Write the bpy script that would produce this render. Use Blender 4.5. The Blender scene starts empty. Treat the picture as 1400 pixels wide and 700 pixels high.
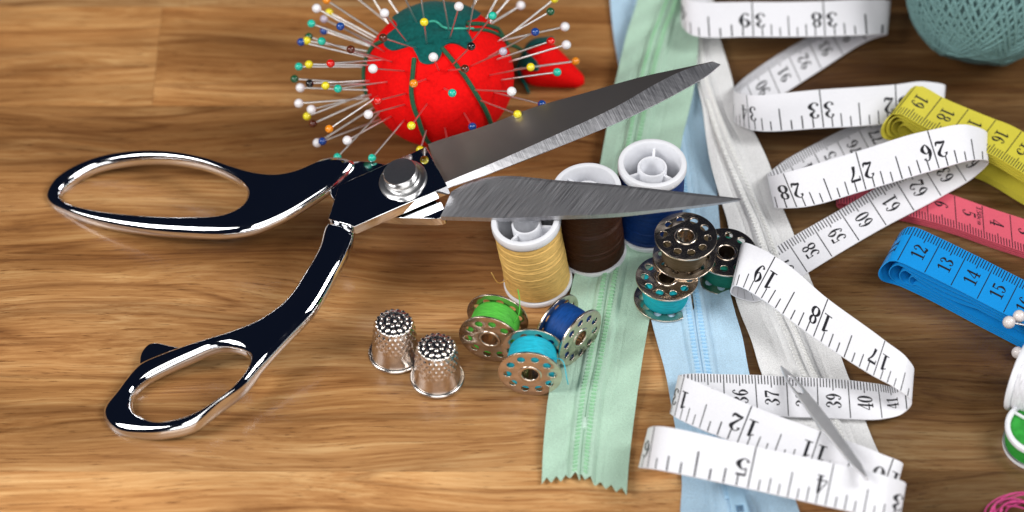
import bpy, bmesh, math, random
import numpy as np
from mathutils import Vector, Matrix

random.seed(7)
rng = np.random.default_rng(7)
S = 0.001                                   # everything below is written in millimetres
SC = bpy.context.scene
COL = SC.collection
PI = math.pi

# ------------------------------------------------------------------ camera
ELEV = math.radians(47.0)
DIST = 1100.0
FPX = 4.08 * DIST                           # focal length in photo pixels (1400 wide)
ce, se = math.cos(ELEV), math.sin(ELEV)
CAM = np.array([0.0, -DIST * ce, DIST * se])
cam = bpy.data.cameras.new('camera')
cam.sensor_width = 36.0
cam.lens = 36.0 * FPX / 1400.0
cam.clip_start, cam.clip_end = 0.02, 20.0
cam.dof.use_dof = True
cam.dof.focus_distance = (DIST - 24.0) * S
cam.dof.aperture_fstop = 6.8
camo = bpy.data.objects.new('camera', cam)
COL.objects.link(camo)
camo.location = CAM * S
camo.rotation_euler = (math.radians(90) - ELEV, 0, 0)
SC.camera = camo

# ------------------------------------------------------------------ studio light
SC.view_settings.view_transform = 'Standard'
SC.view_settings.look = 'None'
SC.view_settings.exposure = -0.06
SC.view_settings.gamma = 1.0
SC.cycles.max_bounces = 8
SC.cycles.glossy_bounces = 6
SC.cycles.caustics_reflective = False
SC.cycles.caustics_refractive = False
SC.cycles.use_denoising = True
world = bpy.data.worlds.new('World')
SC.world = world
world.use_nodes = True
world.node_tree.nodes['Background'].inputs['Color'].default_value = (0.30, 0.45, 1.0, 1)
world.node_tree.nodes['Background'].inputs['Strength'].default_value = 0.016


def softbox(name, loc, target, sx, sy, watts, col=(1, 1, 1)):
    l = bpy.data.lights.new(name, 'AREA')
    l.shape = 'RECTANGLE'
    l.size, l.size_y = sx * S, sy * S
    l.energy = watts
    l.color = col
    o = bpy.data.objects.new(name, l)
    COL.objects.link(o)
    o.location = Vector(loc) * S
    o.rotation_euler = (Vector(target) - Vector(loc)).to_track_quat('-Z', 'Y').to_euler()
    return o


softbox('softbox_front', (60, -1050, 1250), (0, 0, 0), 1000, 620, 9.0, (1, 0.985, 0.96))
softbox('softbox_low', (160, -1500, 460), (0, 0, 0), 1500, 640, 8.0, (1, 0.99, 0.97))
softbox('softbox_left', (-960, -330, 860), (0, 0, 20), 520, 640, 13.0, (1, 0.98, 0.96))
softbox('softbox_right', (900, -120, 900), (0, 0, 20), 460, 560, 11.0, (1, 0.99, 0.98))

# ------------------------------------------------------------------ geometry helpers
RIGHT = np.array([1.0, 0, 0])
UP = np.array([0, se, ce])
FWD = np.array([0, ce, -se])


def ray(px, py):
    d = FWD + RIGHT * (px - 700.0) / FPX + UP * (350.0 - py) / FPX
    return d / np.linalg.norm(d)


def at(px, py, h=0.0):
    """The point of the place at height h (mm above the table) seen at a photo pixel."""
    d = ray(px, py)
    return CAM + d * ((h - CAM[2]) / d[2])


def on_plane(px, py, p0, n):
    d = ray(px, py)
    return CAM + d * (np.dot(p0 - CAM, n) / np.dot(d, n))


def norm(v):
    v = np.asarray(v, float)
    return v / (np.linalg.norm(v, axis=-1, keepdims=True) + 1e-12)


def hermite(P, n=8, closed=False, T=None):
    """Smooth curve through the rows of P (non-uniform finite-difference tangents)."""
    P = np.asarray(P, float)
    if closed:
        P = np.vstack([P[-2:], P, P[:3]])
    if T is None:
        T = np.concatenate([[0], np.cumsum(np.sqrt(np.linalg.norm(np.diff(P[:, :3], axis=0), axis=1) + 1e-9))])
    M = np.zeros_like(P)
    for i in range(len(P)):
        a, b = max(i - 1, 0), min(i + 1, len(P) - 1)
        if a < i < b:
            d0 = (P[i] - P[a]) / (T[i] - T[a]); d1 = (P[b] - P[i]) / (T[b] - T[i])
            w0, w1 = T[b] - T[i], T[i] - T[a]
            M[i] = (d0 * w0 + d1 * w1) / (w0 + w1)
        else:
            M[i] = (P[b] - P[a]) / (T[b] - T[a])
    rng_i = range(2, len(P) - 3) if closed else range(len(P) - 1)
    out = []
    for i in rng_i:
        h = T[i + 1] - T[i]
        for k in range(n):
            t = k / n
            out.append((2*t**3-3*t*t+1)*P[i] + (t**3-2*t*t+t)*h*M[i] + (-2*t**3+3*t*t)*P[i+1] + (t**3-t*t)*h*M[i+1])
    if not closed:
        out.append(P[-1])
    return np.array(out)


class MB:
    """Collects vertices and faces; build() links them as ONE mesh object."""
    def __init__(self):
        self.v, self.f, self.m = [], [], []

    def add(self, verts, faces, mi=0):
        o = len(self.v)
        self.v.extend([tuple(map(float, p)) for p in verts])
        self.f.extend([tuple(o + i for i in fc) for fc in faces])
        self.m.extend([mi] * len(faces))

    def grid(self, G, cu=False, cv=False, mi=0, flip=False):
        G = np.asarray(G)
        n, m = G.shape[:2]
        fs = []
        for i in range(n if cu else n - 1):
            for j in range(m if cv else m - 1):
                a, b = i * m + j, ((i + 1) % n) * m + j
                c, d = ((i + 1) % n) * m + (j + 1) % m, i * m + (j + 1) % m
                fs.append((a, d, c, b) if flip else (a, b, c, d))
        self.add(G.reshape(-1, 3), fs, mi)

    def lathe(self, prof, segs=48, mi=0, M=None, cap0=False, cap1=False):
        a = np.linspace(0, 2 * PI, segs, endpoint=False)
        G = np.array([[(r * math.cos(t), r * math.sin(t), z) for t in a] for r, z in prof])
        if M is not None:
            G = G @ np.array(M.to_3x3()).T + np.array(M.translation)
        n0 = len(self.v)
        self.grid(G, cv=True, mi=mi, flip=True)
        if cap0:
            self.f.append(tuple(n0 + i for i in reversed(range(segs)))); self.m.append(mi)
        if cap1:
            k = n0 + (len(prof) - 1) * segs
            self.f.append(tuple(k + i for i in range(segs))); self.m.append(mi)

    def tube(self, path, r, sides=8, closed=False, mi=0):
        P = np.asarray(path, float)
        n = len(P)
        rr = np.broadcast_to(np.asarray(r, float), (n,))
        T = np.gradient(P, axis=0) if not closed else np.roll(P, -1, 0) - np.roll(P, 1, 0)
        T = norm(T)
        N = np.cross(T[0], [0, 0, 1.0])
        if np.linalg.norm(N) < 1e-3:
            N = np.cross(T[0], [1.0, 0, 0])
        N = norm(N)
        G = []
        for i in range(n):
            N = norm(N - T[i] * np.dot(N, T[i]))
            B = np.cross(T[i], N)
            G.append([P[i] + rr[i] * (math.cos(a) * N + math.sin(a) * B) for a in np.linspace(0, 2*PI, sides, endpoint=False)])
        n0 = len(self.v)
        self.grid(np.array(G), cu=closed, cv=True, mi=mi)
        if not closed:
            self.f.append(tuple(n0 + i for i in range(sides))); self.m.append(mi)
            k = n0 + (n - 1) * sides
            self.f.append(tuple(k + i for i in reversed(range(sides)))); self.m.append(mi)

    def box(self, c, ax, ay, az, mi=0, taper=1.0):
        c, ax, ay, az = map(lambda q: np.asarray(q, float), (c, ax, ay, az))
        vs = []
        for sz, k in ((-1, 1.0), (1, taper)):
            for sx, sy in ((-1, -1), (1, -1), (1, 1), (-1, 1)):
                vs.append(c + sx * ax * k + sy * ay * k + sz * az)
        self.add(vs, [(3, 2, 1, 0), (4, 5, 6, 7), (0, 1, 5, 4), (1, 2, 6, 5), (2, 3, 7, 6), (3, 0, 4, 7)], mi)

    def sphere(self, c, r, seg=16, rings=10, mi=0):
        c = np.asarray(c, float)
        rad = np.broadcast_to(np.asarray(r, float), (3,))
        vs = [c + rad * (0, 0, 1)]
        for i in range(1, rings):
            p = PI * i / rings
            for j in range(seg):
                t = 2 * PI * j / seg
                vs.append(c + rad * (math.sin(p)*math.cos(t), math.sin(p)*math.sin(t), math.cos(p)))
        vs.append(c - rad * (0, 0, 1))
        fs = [(0, 1 + j, 1 + (j + 1) % seg) for j in range(seg)]
        for i in range(rings - 2):
            for j in range(seg):
                a, b = 1 + i * seg + j, 1 + i * seg + (j + 1) % seg
                fs.append((a, a + seg, b + seg, b))
        e = len(vs) - 1
        k = 1 + (rings - 2) * seg
        fs += [(k + j, e, k + (j + 1) % seg) for j in range(seg)]
        self.add(vs, fs, mi)

    def sheet(self, G, thick, mi=0):
        """A grid of points given thickness along its normals (top faces up), with rims."""
        G = np.asarray(G, float)
        du = np.gradient(G, axis=0); dv = np.gradient(G, axis=1)
        N = norm(np.cross(du, dv))
        if N[..., 2].mean() < 0:
            N = -N
            self._fl = True
        else:
            self._fl = False
        A, B = G + N * thick / 2, G - N * thick / 2
        self.grid(A, mi=mi, flip=self._fl)
        self.grid(B, mi=mi, flip=not self._fl)
        for a, b in ((A[0], B[0]), (A[-1], B[-1]), (A[:, 0], B[:, 0]), (A[:, -1], B[:, -1])):
            self.grid(np.stack([a, b]), mi=mi)

    def build(self, name, mats, parent=None, smooth=40, origin=None, kind=None):
        me = bpy.data.meshes.new(name)
        V = np.array(self.v, float)
        if origin is not None:
            V = V - np.asarray(origin)
        me.from_pydata((V * S).tolist(), [], self.f)
        return link(name, me, mats, parent, smooth, kind, self.m)


def link(name, me, mats, parent=None, smooth=40, kind=None, mi=None):
    if not isinstance(mats, (list, tuple)):
        mats = [mats]
    for m in mats:
        me.materials.append(m)
    if mi is not None and len(mats) > 1:
        me.polygons.foreach_set('material_index', mi)
    if smooth:
        me.polygons.foreach_set('use_smooth', [True] * len(me.polygons))
        me.set_sharp_from_angle(angle=math.radians(smooth))
    me.update()
    o = bpy.data.objects.new(name, me)
    COL.objects.link(o)
    if parent is not None:
        o.parent = parent
    if kind:
        o['kind'] = kind
    return o


def thing(name, label, cat, loc=(0, 0, 0), group=None, rot=None):
    o = bpy.data.objects.new(name, None)
    o.empty_display_size = 0.005
    COL.objects.link(o)
    o.location = Vector(np.asarray(loc, float)) * S
    if rot is not None:
        o.rotation_mode = 'QUATERNION'
        o.rotation_quaternion = rot
    tag(o, label, cat, group)
    return o


def tag(o, label, cat, group=None):
    o['label'] = label
    o['category'] = cat
    if group:
        o['group'] = group


def copy_tree(o, parent=None):
    c = o.copy()
    COL.objects.link(c)
    if parent is not None:
        c.parent = parent
    for ch in list(o.children):
        copy_tree(ch, c)
    return c


def flat_shape(outlines, half, bevel, z=0.0, bres=4):
    """A plate with holes: filled 2-D curve, extruded, edges rounded -> mesh (mm scaled)."""
    cu = bpy.data.curves.new('shape', 'CURVE')
    cu.dimensions = '2D'
    cu.fill_mode = 'BOTH'
    cu.extrude = max(half - bevel, 0.0)
    cu.bevel_depth = bevel
    cu.bevel_resolution = bres
    cu.offset = -bevel
    for ol in outlines:
        sp = cu.splines.new('POLY')
        sp.points.add(len(ol) - 1)
        for p, q in zip(sp.points, ol):
            p.co = (q[0], q[1], 0, 1)
        sp.use_cyclic_u = True
    o = bpy.data.objects.new('shape', cu)
    COL.objects.link(o)
    dg = bpy.context.evaluated_depsgraph_get()
    me = bpy.data.meshes.new_from_object(o.evaluated_get(dg))
    bpy.data.objects.remove(o)
    me.transform(Matrix.Scale(S, 4) @ Matrix.Translation((0, 0, z)))
    bm = bmesh.new(); bm.from_mesh(me)
    bmesh.ops.remove_doubles(bm, verts=bm.verts, dist=1e-6)
    bmesh.ops.recalc_face_normals(bm, faces=bm.faces)
    bm.to_mesh(me); bm.free()
    me.materials.clear()
    return me


def rounded_plate(outlines, zt, zb, b, steps=9):
    """A forged plate with holes: broad elliptical rounding towards the top, tight one below."""
    loops = []
    for k, ol in enumerate(outlines):
        P = np.asarray(ol, float)
        area = 0.5 * np.sum(P[:, 0] * np.roll(P[:, 1], -1) - np.roll(P[:, 0], -1) * P[:, 1])
        if (area > 0) != (k == 0):
            P = P[::-1]
        loops.append(P)                          # material lies to the left of travel
    A = np.vstack(loops); B = np.vstack([np.roll(P, -1, 0) for P in loops])
    bm = bmesh.new()
    edges_t, edges_b = [], []
    for P in loops:
        T = norm(np.roll(P, -1, 0) - np.roll(P, 1, 0))
        Nn = np.stack([-T[:, 1], T[:, 0]], 1)
        for _ in range(6):
            Nn = norm(Nn + 0.5 * (np.roll(Nn, 1, 0) + np.roll(Nn, -1, 0)))
        w = np.full(len(P), 50.0)
        for i, (p, d) in enumerate(zip(P, Nn)):
            e = B - A
            den = d[0] * e[:, 1] - d[1] * e[:, 0]
            den = np.where(abs(den) < 1e-9, 1e-9, den)
            q = A - p
            t = (q[:, 0] * e[:, 1] - q[:, 1] * e[:, 0]) / den
            u = (q[:, 0] * d[1] - q[:, 1] * d[0]) / den
            ok = (t > 0.8) & (u >= 0) & (u <= 1)
            if ok.any():
                w[i] = t[ok].min()
        bi = np.minimum(b, 0.44 * w)
        b0 = bi.copy()
        for _ in range(14):
            bi = np.minimum(bi, (np.roll(bi, 1) + bi + np.roll(bi, -1)) / 3)
        for _ in range(24):
            bi = (np.roll(bi, 1) + bi + np.roll(bi, -1)) / 3
        bi = np.minimum(bi, b0 * 1.08)
        zm = zb + 0.42 * (zt - zb)
        prof = [(0.35, zb), (0.12, zb + .25 * (zm - zb)), (0.02, zb + .65 * (zm - zb))]
        prof += [(1 - math.cos(a), zm + (zt - zm) * math.sin(a)) for a in np.linspace(0, PI / 2, steps)]
        rows_ = [[bm.verts.new((p[0] + n_[0] * f * x, p[1] + n_[1] * f * x, z)) for p, n_, x in zip(P, Nn, bi)] for f, z in prof]
        n = len(P)
        for r0, r1 in zip(rows_[:-1], rows_[1:]):
            for i in range(n):
                bm.faces.new((r0[i], r0[(i + 1) % n], r1[(i + 1) % n], r1[i]))
        for row, lst in ((rows_[-1], edges_t), (rows_[0], edges_b)):
            for i in range(n):
                lst.append(bm.edges.get((row[i], row[(i + 1) % n])))
    bmesh.ops.triangle_fill(bm, edges=edges_t, use_beauty=True, use_dissolve=False, normal=(0, 0, 1))
    bmesh.ops.triangle_fill(bm, edges=edges_b, use_beauty=True, use_dissolve=False, normal=(0, 0, -1))
    bmesh.ops.recalc_face_normals(bm, faces=bm.faces)
    bmesh.ops.scale(bm, vec=(S, S, S), verts=bm.verts)
    me = bpy.data.meshes.new('plate'); bm.to_mesh(me); bm.free()
    return me


def flatten(o):
    m = o.modifiers.new('weighted', 'WEIGHTED_NORMAL')
    m.weight = 100
    m.keep_sharp = True
    return o


# ------------------------------------------------------------------ materials
def nodes(name):
    m = bpy.data.materials.new(name)
    m.use_nodes = True
    nt = m.node_tree
    return m, nt, nt.nodes['Principled BSDF']


def N(nt, typ, **kw):
    n = nt.nodes.new(typ)
    for k, v in kw.items():
        if k in n.inputs:
            n.inputs[k].default_value = v
        else:
            setattr(n, k, v)
    return n


def mapping(nt, scale, rot=(0, 0, 0), coord='Object'):
    tc = N(nt, 'ShaderNodeTexCoord')
    mp = N(nt, 'ShaderNodeMapping')
    mp.inputs['Scale'].default_value = scale
    mp.inputs['Rotation'].default_value = rot
    nt.links.new(tc.outputs[coord], mp.inputs['Vector'])
    return mp.outputs['Vector']


def ramp(nt, fac, stops):
    r = N(nt, 'ShaderNodeValToRGB')
    el = r.color_ramp.elements
    while len(el) < len(stops):
        el.new(0.5)
    for e, (p, c) in zip(el, stops):
        e.position = p
        e.color = (*c, 1) if len(c) == 3 else c
    nt.links.new(fac, r.inputs['Fac'])
    return r.outputs['Color']


def mult(c, k):
    return tuple(min(1, x * k) for x in c)


def plain(name, col, rough=0.5, metal=0.0, var=0.12, scale=300.0, bump=0.0, spec=0.5, coat=0.0, sheen=0.0, sss=0.0, bscale=None, stretch=(1, 1, 1)):
    m, nt, b = nodes(name)
    v = mapping(nt, stretch)
    n = N(nt, 'ShaderNodeTexNoise', Scale=scale, Detail=4.0)
    nt.links.new(v, n.inputs['Vector'])
    c = ramp(nt, n.outputs['Fac'], [(0.3, mult(col, 1 - var)), (0.7, mult(col, 1 + var))])
    nt.links.new(c, b.inputs['Base Color'])
    b.inputs['Roughness'].default_value = rough
    b.inputs['Metallic'].default_value = metal
    b.inputs['Specular IOR Level'].default_value = spec
    b.inputs['Coat Weight'].default_value = coat
    b.inputs['Coat Roughness'].default_value = 0.08
    b.inputs['Sheen Weight'].default_value = sheen
    if sss:
        b.inputs['Subsurface Weight'].default_value = sss
        b.inputs['Subsurface Radius'].default_value = (0.002, 0.002, 0.002)
        b.inputs['Subsurface Scale'].default_value = 0.5
    if bump:
        n2 = N(nt, 'ShaderNodeTexNoise', Scale=bscale or scale, Detail=3.0)
        nt.links.new(v, n2.inputs['Vector'])
        bp = N(nt, 'ShaderNodeBump', Strength=bump, Distance=0.0004)
        nt.links.new(n2.outputs['Fac'], bp.inputs['Height'])
        nt.links.new(bp.outputs['Normal'], b.inputs['Normal'])
    return m


def wood_material():
    m, nt, b = nodes('oiled_wood')
    L = nt.links.new
    tc = N(nt, 'ShaderNodeTexCoord')
    oi = N(nt, 'ShaderNodeObjectInfo')
    off = N(nt, 'ShaderNodeVectorMath', operation='SCALE')
    cmb = N(nt, 'ShaderNodeCombineXYZ')
    L(oi.outputs['Random'], cmb.inputs['X']); L(oi.outputs['Random'], cmb.inputs['Z'])
    L(cmb.outputs[0], off.inputs[0]); off.inputs['Scale'].default_value = 3.0
    base = N(nt, 'ShaderNodeVectorMath', operation='ADD')
    L(tc.outputs['Object'], base.inputs[0]); L(off.outputs[0], base.inputs[1])
    # slow wander of the grain
    wn = N(nt, 'ShaderNodeTexNoise', Scale=1.0, Detail=2.0)
    wm = N(nt, 'ShaderNodeMapping'); wm.inputs['Scale'].default_value = (7, 22, 22)
    L(base.outputs[0], wm.inputs['Vector']); L(wm.outputs[0], wn.inputs['Vector'])
    ws = N(nt, 'ShaderNodeVectorMath', operation='SCALE'); ws.inputs['Scale'].default_value = 0.022
    L(wn.outputs['Color'], ws.inputs[0])
    warp = N(nt, 'ShaderNodeVectorMath', operation='ADD')
    L(base.outputs[0], warp.inputs[0]); L(ws.outputs[0], warp.inputs[1])

    def layer(sx, sy, detail=3.0, src=warp, rough=0.5):
        mp = N(nt, 'ShaderNodeMapping'); mp.inputs['Scale'].default_value = (sx, sy, sy)
        L(src.outputs[0], mp.inputs['Vector'])
        n = N(nt, 'ShaderNodeTexNoise', Scale=1.0, Detail=detail, Roughness=rough)
        L(mp.outputs[0], n.inputs['Vector'])
        return n.outputs['Fac']
    bands = layer(5, 75, 3.0)
    fine = layer(16, 420, 4.0, rough=0.6)
    hair = layer(26, 850, 4.0, rough=.7)
    pores = layer(85, 1500, 4.0, rough=.65)
    rings = layer(2.6, 42, 2.0)
    broad = layer(2.2, 26, 2.0)
    blotch = layer(14, 30, 2.0)
    s = N(nt, 'ShaderNodeMix', data_type='FLOAT'); s.inputs[0].default_value = 0.42
    L(bands, s.inputs[2]); L(fine, s.inputs[3])
    s2 = N(nt, 'ShaderNodeMix', data_type='FLOAT'); s2.inputs[0].default_value = 0.42
    L(s.outputs[0], s2.inputs[2]); L(hair, s2.inputs[3])
    col = ramp(nt, s2.outputs[0], [(0.33, (0.165, 0.064, 0.021)), (0.43, (0.355, 0.160, 0.052)), (0.51, (0.48, 0.242, 0.088)), (0.63, (0.66, 0.40, 0.175))])
    pr = ramp(nt, pores, [(0.30, (0.40, 0.33, 0.28)), (0.42, (1, 1, 1))])
    pm = N(nt, 'ShaderNodeMix', data_type='RGBA', blend_type='MULTIPLY'); pm.inputs[0].default_value = 1.0
    L(col, pm.inputs[6]); L(pr, pm.inputs[7])
    bl = ramp(nt, blotch, [(0.3, (0.80, 0.78, 0.76)), (0.7, (1.12, 1.10, 1.06))])
    bm_ = N(nt, 'ShaderNodeMix', data_type='RGBA', blend_type='MULTIPLY'); bm_.inputs[0].default_value = 1.0
    L(pm.outputs[2], bm_.inputs[6]); L(bl, bm_.inputs[7])
    br = ramp(nt, broad, [(0.32, (0.50, 0.44, 0.38)), (0.47, (0.93, 0.92, 0.90)), (0.66, (1.18, 1.22, 1.30))])
    bb = N(nt, 'ShaderNodeMix', data_type='RGBA', blend_type='MULTIPLY'); bb.inputs[0].default_value = 1.0
    L(bm_.outputs[2], bb.inputs[6]); L(br, bb.inputs[7])
    rg = ramp(nt, rings, [(0.470, (1, 1, 1)), (0.492, (0.62, 0.55, 0.50)), (0.508, (0.95, 0.93, 0.92)), (0.57, (1, 1, 1))])
    rm = N(nt, 'ShaderNodeMix', data_type='RGBA', blend_type='MULTIPLY'); rm.inputs[0].default_value = 1.0
    L(bb.outputs[2], rm.inputs[6]); L(rg, rm.inputs[7])
    om = N(nt, 'ShaderNodeMix', data_type='RGBA', blend_type='MULTIPLY'); om.inputs[0].default_value = 1.0
    L(rm.outputs[2], om.inputs[6]); L(oi.outputs['Color'], om.inputs[7])
    L(om.outputs[2], b.inputs['Base Color'])
    rr = ramp(nt, fine, [(0.3, (0.46,) * 3), (0.7, (0.30,) * 3)])
    L(rr, b.inputs['Roughness'])
    b.inputs['Coat Weight'].default_value = 0.22
    b.inputs['Coat Roughness'].default_value = 0.16
    bp = N(nt, 'ShaderNodeBump', Strength=0.35, Distance=0.0002)
    L(pores, bp.inputs['Height'])
    L(bp.outputs['Normal'], b.inputs['Normal'])
    return m


def brushed(name, col, rough, scale, rot, bump=0.25, lo=0.75, hi=1.15):
    m, nt, b = nodes(name)
    v0 = mapping(nt, (1, 1, 1), rot)
    mp = N(nt, 'ShaderNodeMapping')
    mp.inputs['Scale'].default_value = scale
    nt.links.new(v0, mp.inputs['Vector'])
    n = N(nt, 'ShaderNodeTexNoise', Scale=1.0, Detail=4.0, Roughness=0.65)
    nt.links.new(mp.outputs['Vector'], n.inputs['Vector'])
    c = ramp(nt, n.outputs['Fac'], [(0.3, mult(col, lo)), (0.7, mult(col, hi))])
    nt.links.new(c, b.inputs['Base Color'])
    b.inputs['Metallic'].default_value = 1.0
    r = ramp(nt, n.outputs['Fac'], [(0.3, (rough * 0.8,) * 3), (0.7, (rough * 1.25,) * 3)])
    nt.links.new(r, b.inputs['Roughness'])
    bp = N(nt, 'ShaderNodeBump', Strength=bump, Distance=0.0001)
    nt.links.new(n.outputs['Fac'], bp.inputs['Height'])
    nt.links.new(bp.outputs['Normal'], b.inputs['Normal'])
    return m


def woven(name, col, var=0.15, rough=0.75, fine=2600.0, sheen=0.15, bump=0.9):
    """Tight woven ribbon: crossed fine threads as relief and slight colour change."""
    m, nt, b = nodes(name)
    v = mapping(nt, (1, 1, 1))
    w1 = N(nt, 'ShaderNodeTexNoise', Scale=fine, Detail=2.0)
    nt.links.new(v, w1.inputs['Vector'])
    w2 = N(nt, 'ShaderNodeTexNoise', Scale=90.0, Detail=3.0)
    nt.links.new(v, w2.inputs['Vector'])
    mx = N(nt, 'ShaderNodeMix', data_type='FLOAT'); mx.inputs[0].default_value = 0.35
    nt.links.new(w1.outputs['Fac'], mx.inputs[2]); nt.links.new(w2.outputs['Fac'], mx.inputs[3])
    c = ramp(nt, mx.outputs[0], [(0.32, mult(col, 1 - var)), (0.68, mult(col, 1 + var))])
    nt.links.new(c, b.inputs['Base Color'])
    b.inputs['Roughness'].default_value = rough
    b.inputs['Sheen Weight'].default_value = sheen
    bp = N(nt, 'ShaderNodeBump', Strength=bump, Distance=0.0004)
    nt.links.new(w1.outputs['Fac'], bp.inputs['Height'])
    nt.links.new(bp.outputs['Normal'], b.inputs['Normal'])
    return m


def thread_mat(name, col, rough=0.5, sheen=0.0, spark=0.25):
    m, nt, b = nodes(name)
    b.inputs['Specular IOR Level'].default_value = 0.22
    v = mapping(nt, (420, 420, 5000))
    n = N(nt, 'ShaderNodeTexNoise', Scale=1.0, Detail=3.0)
    nt.links.new(v, n.inputs['Vector'])
    c = ramp(nt, n.outputs['Fac'], [(0.3, mult(col, 1 - spark)), (0.72, mult(col, 1 + spark))])
    nt.links.new(c, b.inputs['Base Color'])
    b.inputs['Roughness'].default_value = rough
    b.inputs['Sheen Weight'].default_value = sheen
    bp = N(nt, 'ShaderNodeBump', Strength=0.6, Distance=0.0003)
    nt.links.new(n.outputs['Fac'], bp.inputs['Height'])
    nt.links.new(bp.outputs['Normal'], b.inputs['Normal'])
    return m


WOOD = wood_material()
CHROME = plain('chrome', (0.80, 0.81, 0.83), rough=0.035, metal=1.0, var=0.03, scale=60)
_nt = CHROME.node_tree
_v = mapping(_nt, (1, 1, 1))
_n = N(_nt, 'ShaderNodeTexNoise', Scale=70.0, Detail=5.0, Roughness=0.7)
_nt.links.new(_v, _n.inputs['Vector'])
_nt.links.new(ramp(_nt, _n.outputs['Fac'], [(0.45, (0.03,) * 3), (0.75, (0.13,) * 3)]), _nt.nodes['Principled BSDF'].inputs['Roughness'])
STEEL_POL = plain('polished_steel', (0.70, 0.63, 0.57), rough=0.36, metal=1.0, var=0.02, scale=120)
STEEL_BRUSH = brushed('brushed_steel', (0.56, 0.56, 0.58), 0.46, (5200, 75, 75), (0, 0, math.radians(37)), bump=0.45, lo=0.80, hi=1.14)
STEEL_EDGE = brushed('ground_steel_edge', (0.74, 0.74, 0.77), 0.40, (2600, 70, 70), (0, 0, math.radians(-22)), bump=0.35)
SCREW = plain('screw_steel', (0.74, 0.74, 0.74), rough=0.30, metal=1.0, var=0.04, scale=900)
NICKEL = plain('nickel', (0.68, 0.58, 0.48), rough=0.23, metal=1.0, var=0.10, scale=500)
THIMBLE = plain('thimble_metal', (0.70, 0.65, 0.61), rough=0.22, metal=1.0, var=0.10, scale=700, bump=0.05, bscale=3000)
PINSTEEL = plain('pin_steel', (0.80, 0.79, 0.78), rough=0.34, metal=1.0, var=0.05, scale=800)
NEEDLE = plain('needle_steel', (0.86, 0.86, 0.88), rough=0.42, metal=0.75, var=0.04, scale=300)
WHITE_PLASTIC = plain('white_plastic', (0.78, 0.79, 0.83), rough=0.32, var=0.03, scale=200, sss=0.15)
FELT_RED = plain('red_felt', (0.86, 0.003, 0.003), rough=0.85, var=0.10, scale=900, bump=0.35, bscale=2500, sheen=0.0, spec=0.15)
FELT_GREEN = plain('green_felt', (0.003, 0.10, 0.09), rough=0.9, var=0.25, scale=900, bump=0.4, bscale=2500, sheen=0.05, spec=0.15)
CORD_GREEN = plain('green_cord', (0.012, 0.10, 0.045), rough=0.8, var=0.35, scale=2200, bump=0.6, bscale=2500)
CORD_LIGHT = plain('light_green_cord', (0.05, 0.42, 0.30), rough=0.7, var=0.3, scale=2600)
TAPE_WHITE = woven('white_tape', (0.81, 0.81, 0.85), var=0.03, rough=0.42, fine=1500, sheen=0.0, bump=0.15)
TAPE_YELLOW = woven('yellow_tape', (0.60, 0.53, 0.055), var=0.05, rough=0.38, fine=1500, sheen=0.0, bump=0.15)
TAPE_PINK = woven('pink_tape', (0.68, 0.11, 0.16), var=0.05, rough=0.40, fine=1500, sheen=0.0, bump=0.15)
TAPE_BLUE = woven('blue_tape', (0.008, 0.27, 0.70), var=0.05, rough=0.36, fine=1500, sheen=0.0, bump=0.15)
INK = plain('black_ink', (0.012, 0.012, 0.016), rough=0.5, var=0.2, scale=1500)
PEARL = plain('pearl', (0.74, 0.68, 0.66), rough=0.16, var=0.05, scale=200, coat=0.6, sss=0.2)

# ------------------------------------------------------------------ table: laid boards
table = bpy.data.objects.new('table', None)
COL.objects.link(table)
table['kind'] = 'structure'
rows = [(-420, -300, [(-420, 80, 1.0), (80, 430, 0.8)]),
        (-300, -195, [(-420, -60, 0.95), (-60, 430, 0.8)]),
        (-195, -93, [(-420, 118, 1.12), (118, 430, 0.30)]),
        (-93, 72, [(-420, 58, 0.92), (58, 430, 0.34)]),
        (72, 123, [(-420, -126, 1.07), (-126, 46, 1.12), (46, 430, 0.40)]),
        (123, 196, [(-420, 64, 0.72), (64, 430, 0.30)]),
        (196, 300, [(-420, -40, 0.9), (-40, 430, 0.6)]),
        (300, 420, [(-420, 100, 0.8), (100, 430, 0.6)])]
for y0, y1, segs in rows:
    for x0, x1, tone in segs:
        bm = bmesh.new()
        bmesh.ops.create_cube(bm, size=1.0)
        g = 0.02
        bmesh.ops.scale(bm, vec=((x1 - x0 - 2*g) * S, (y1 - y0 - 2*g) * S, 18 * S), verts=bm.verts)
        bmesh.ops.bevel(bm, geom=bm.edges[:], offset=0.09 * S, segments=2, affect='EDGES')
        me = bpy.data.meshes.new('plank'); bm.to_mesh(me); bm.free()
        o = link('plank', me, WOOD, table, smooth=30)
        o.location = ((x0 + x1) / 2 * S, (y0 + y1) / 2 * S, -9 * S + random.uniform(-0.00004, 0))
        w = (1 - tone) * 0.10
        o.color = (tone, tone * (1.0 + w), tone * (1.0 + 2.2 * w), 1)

# ------------------------------------------------------------------ zippers
ZIP_OUT = {}


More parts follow.
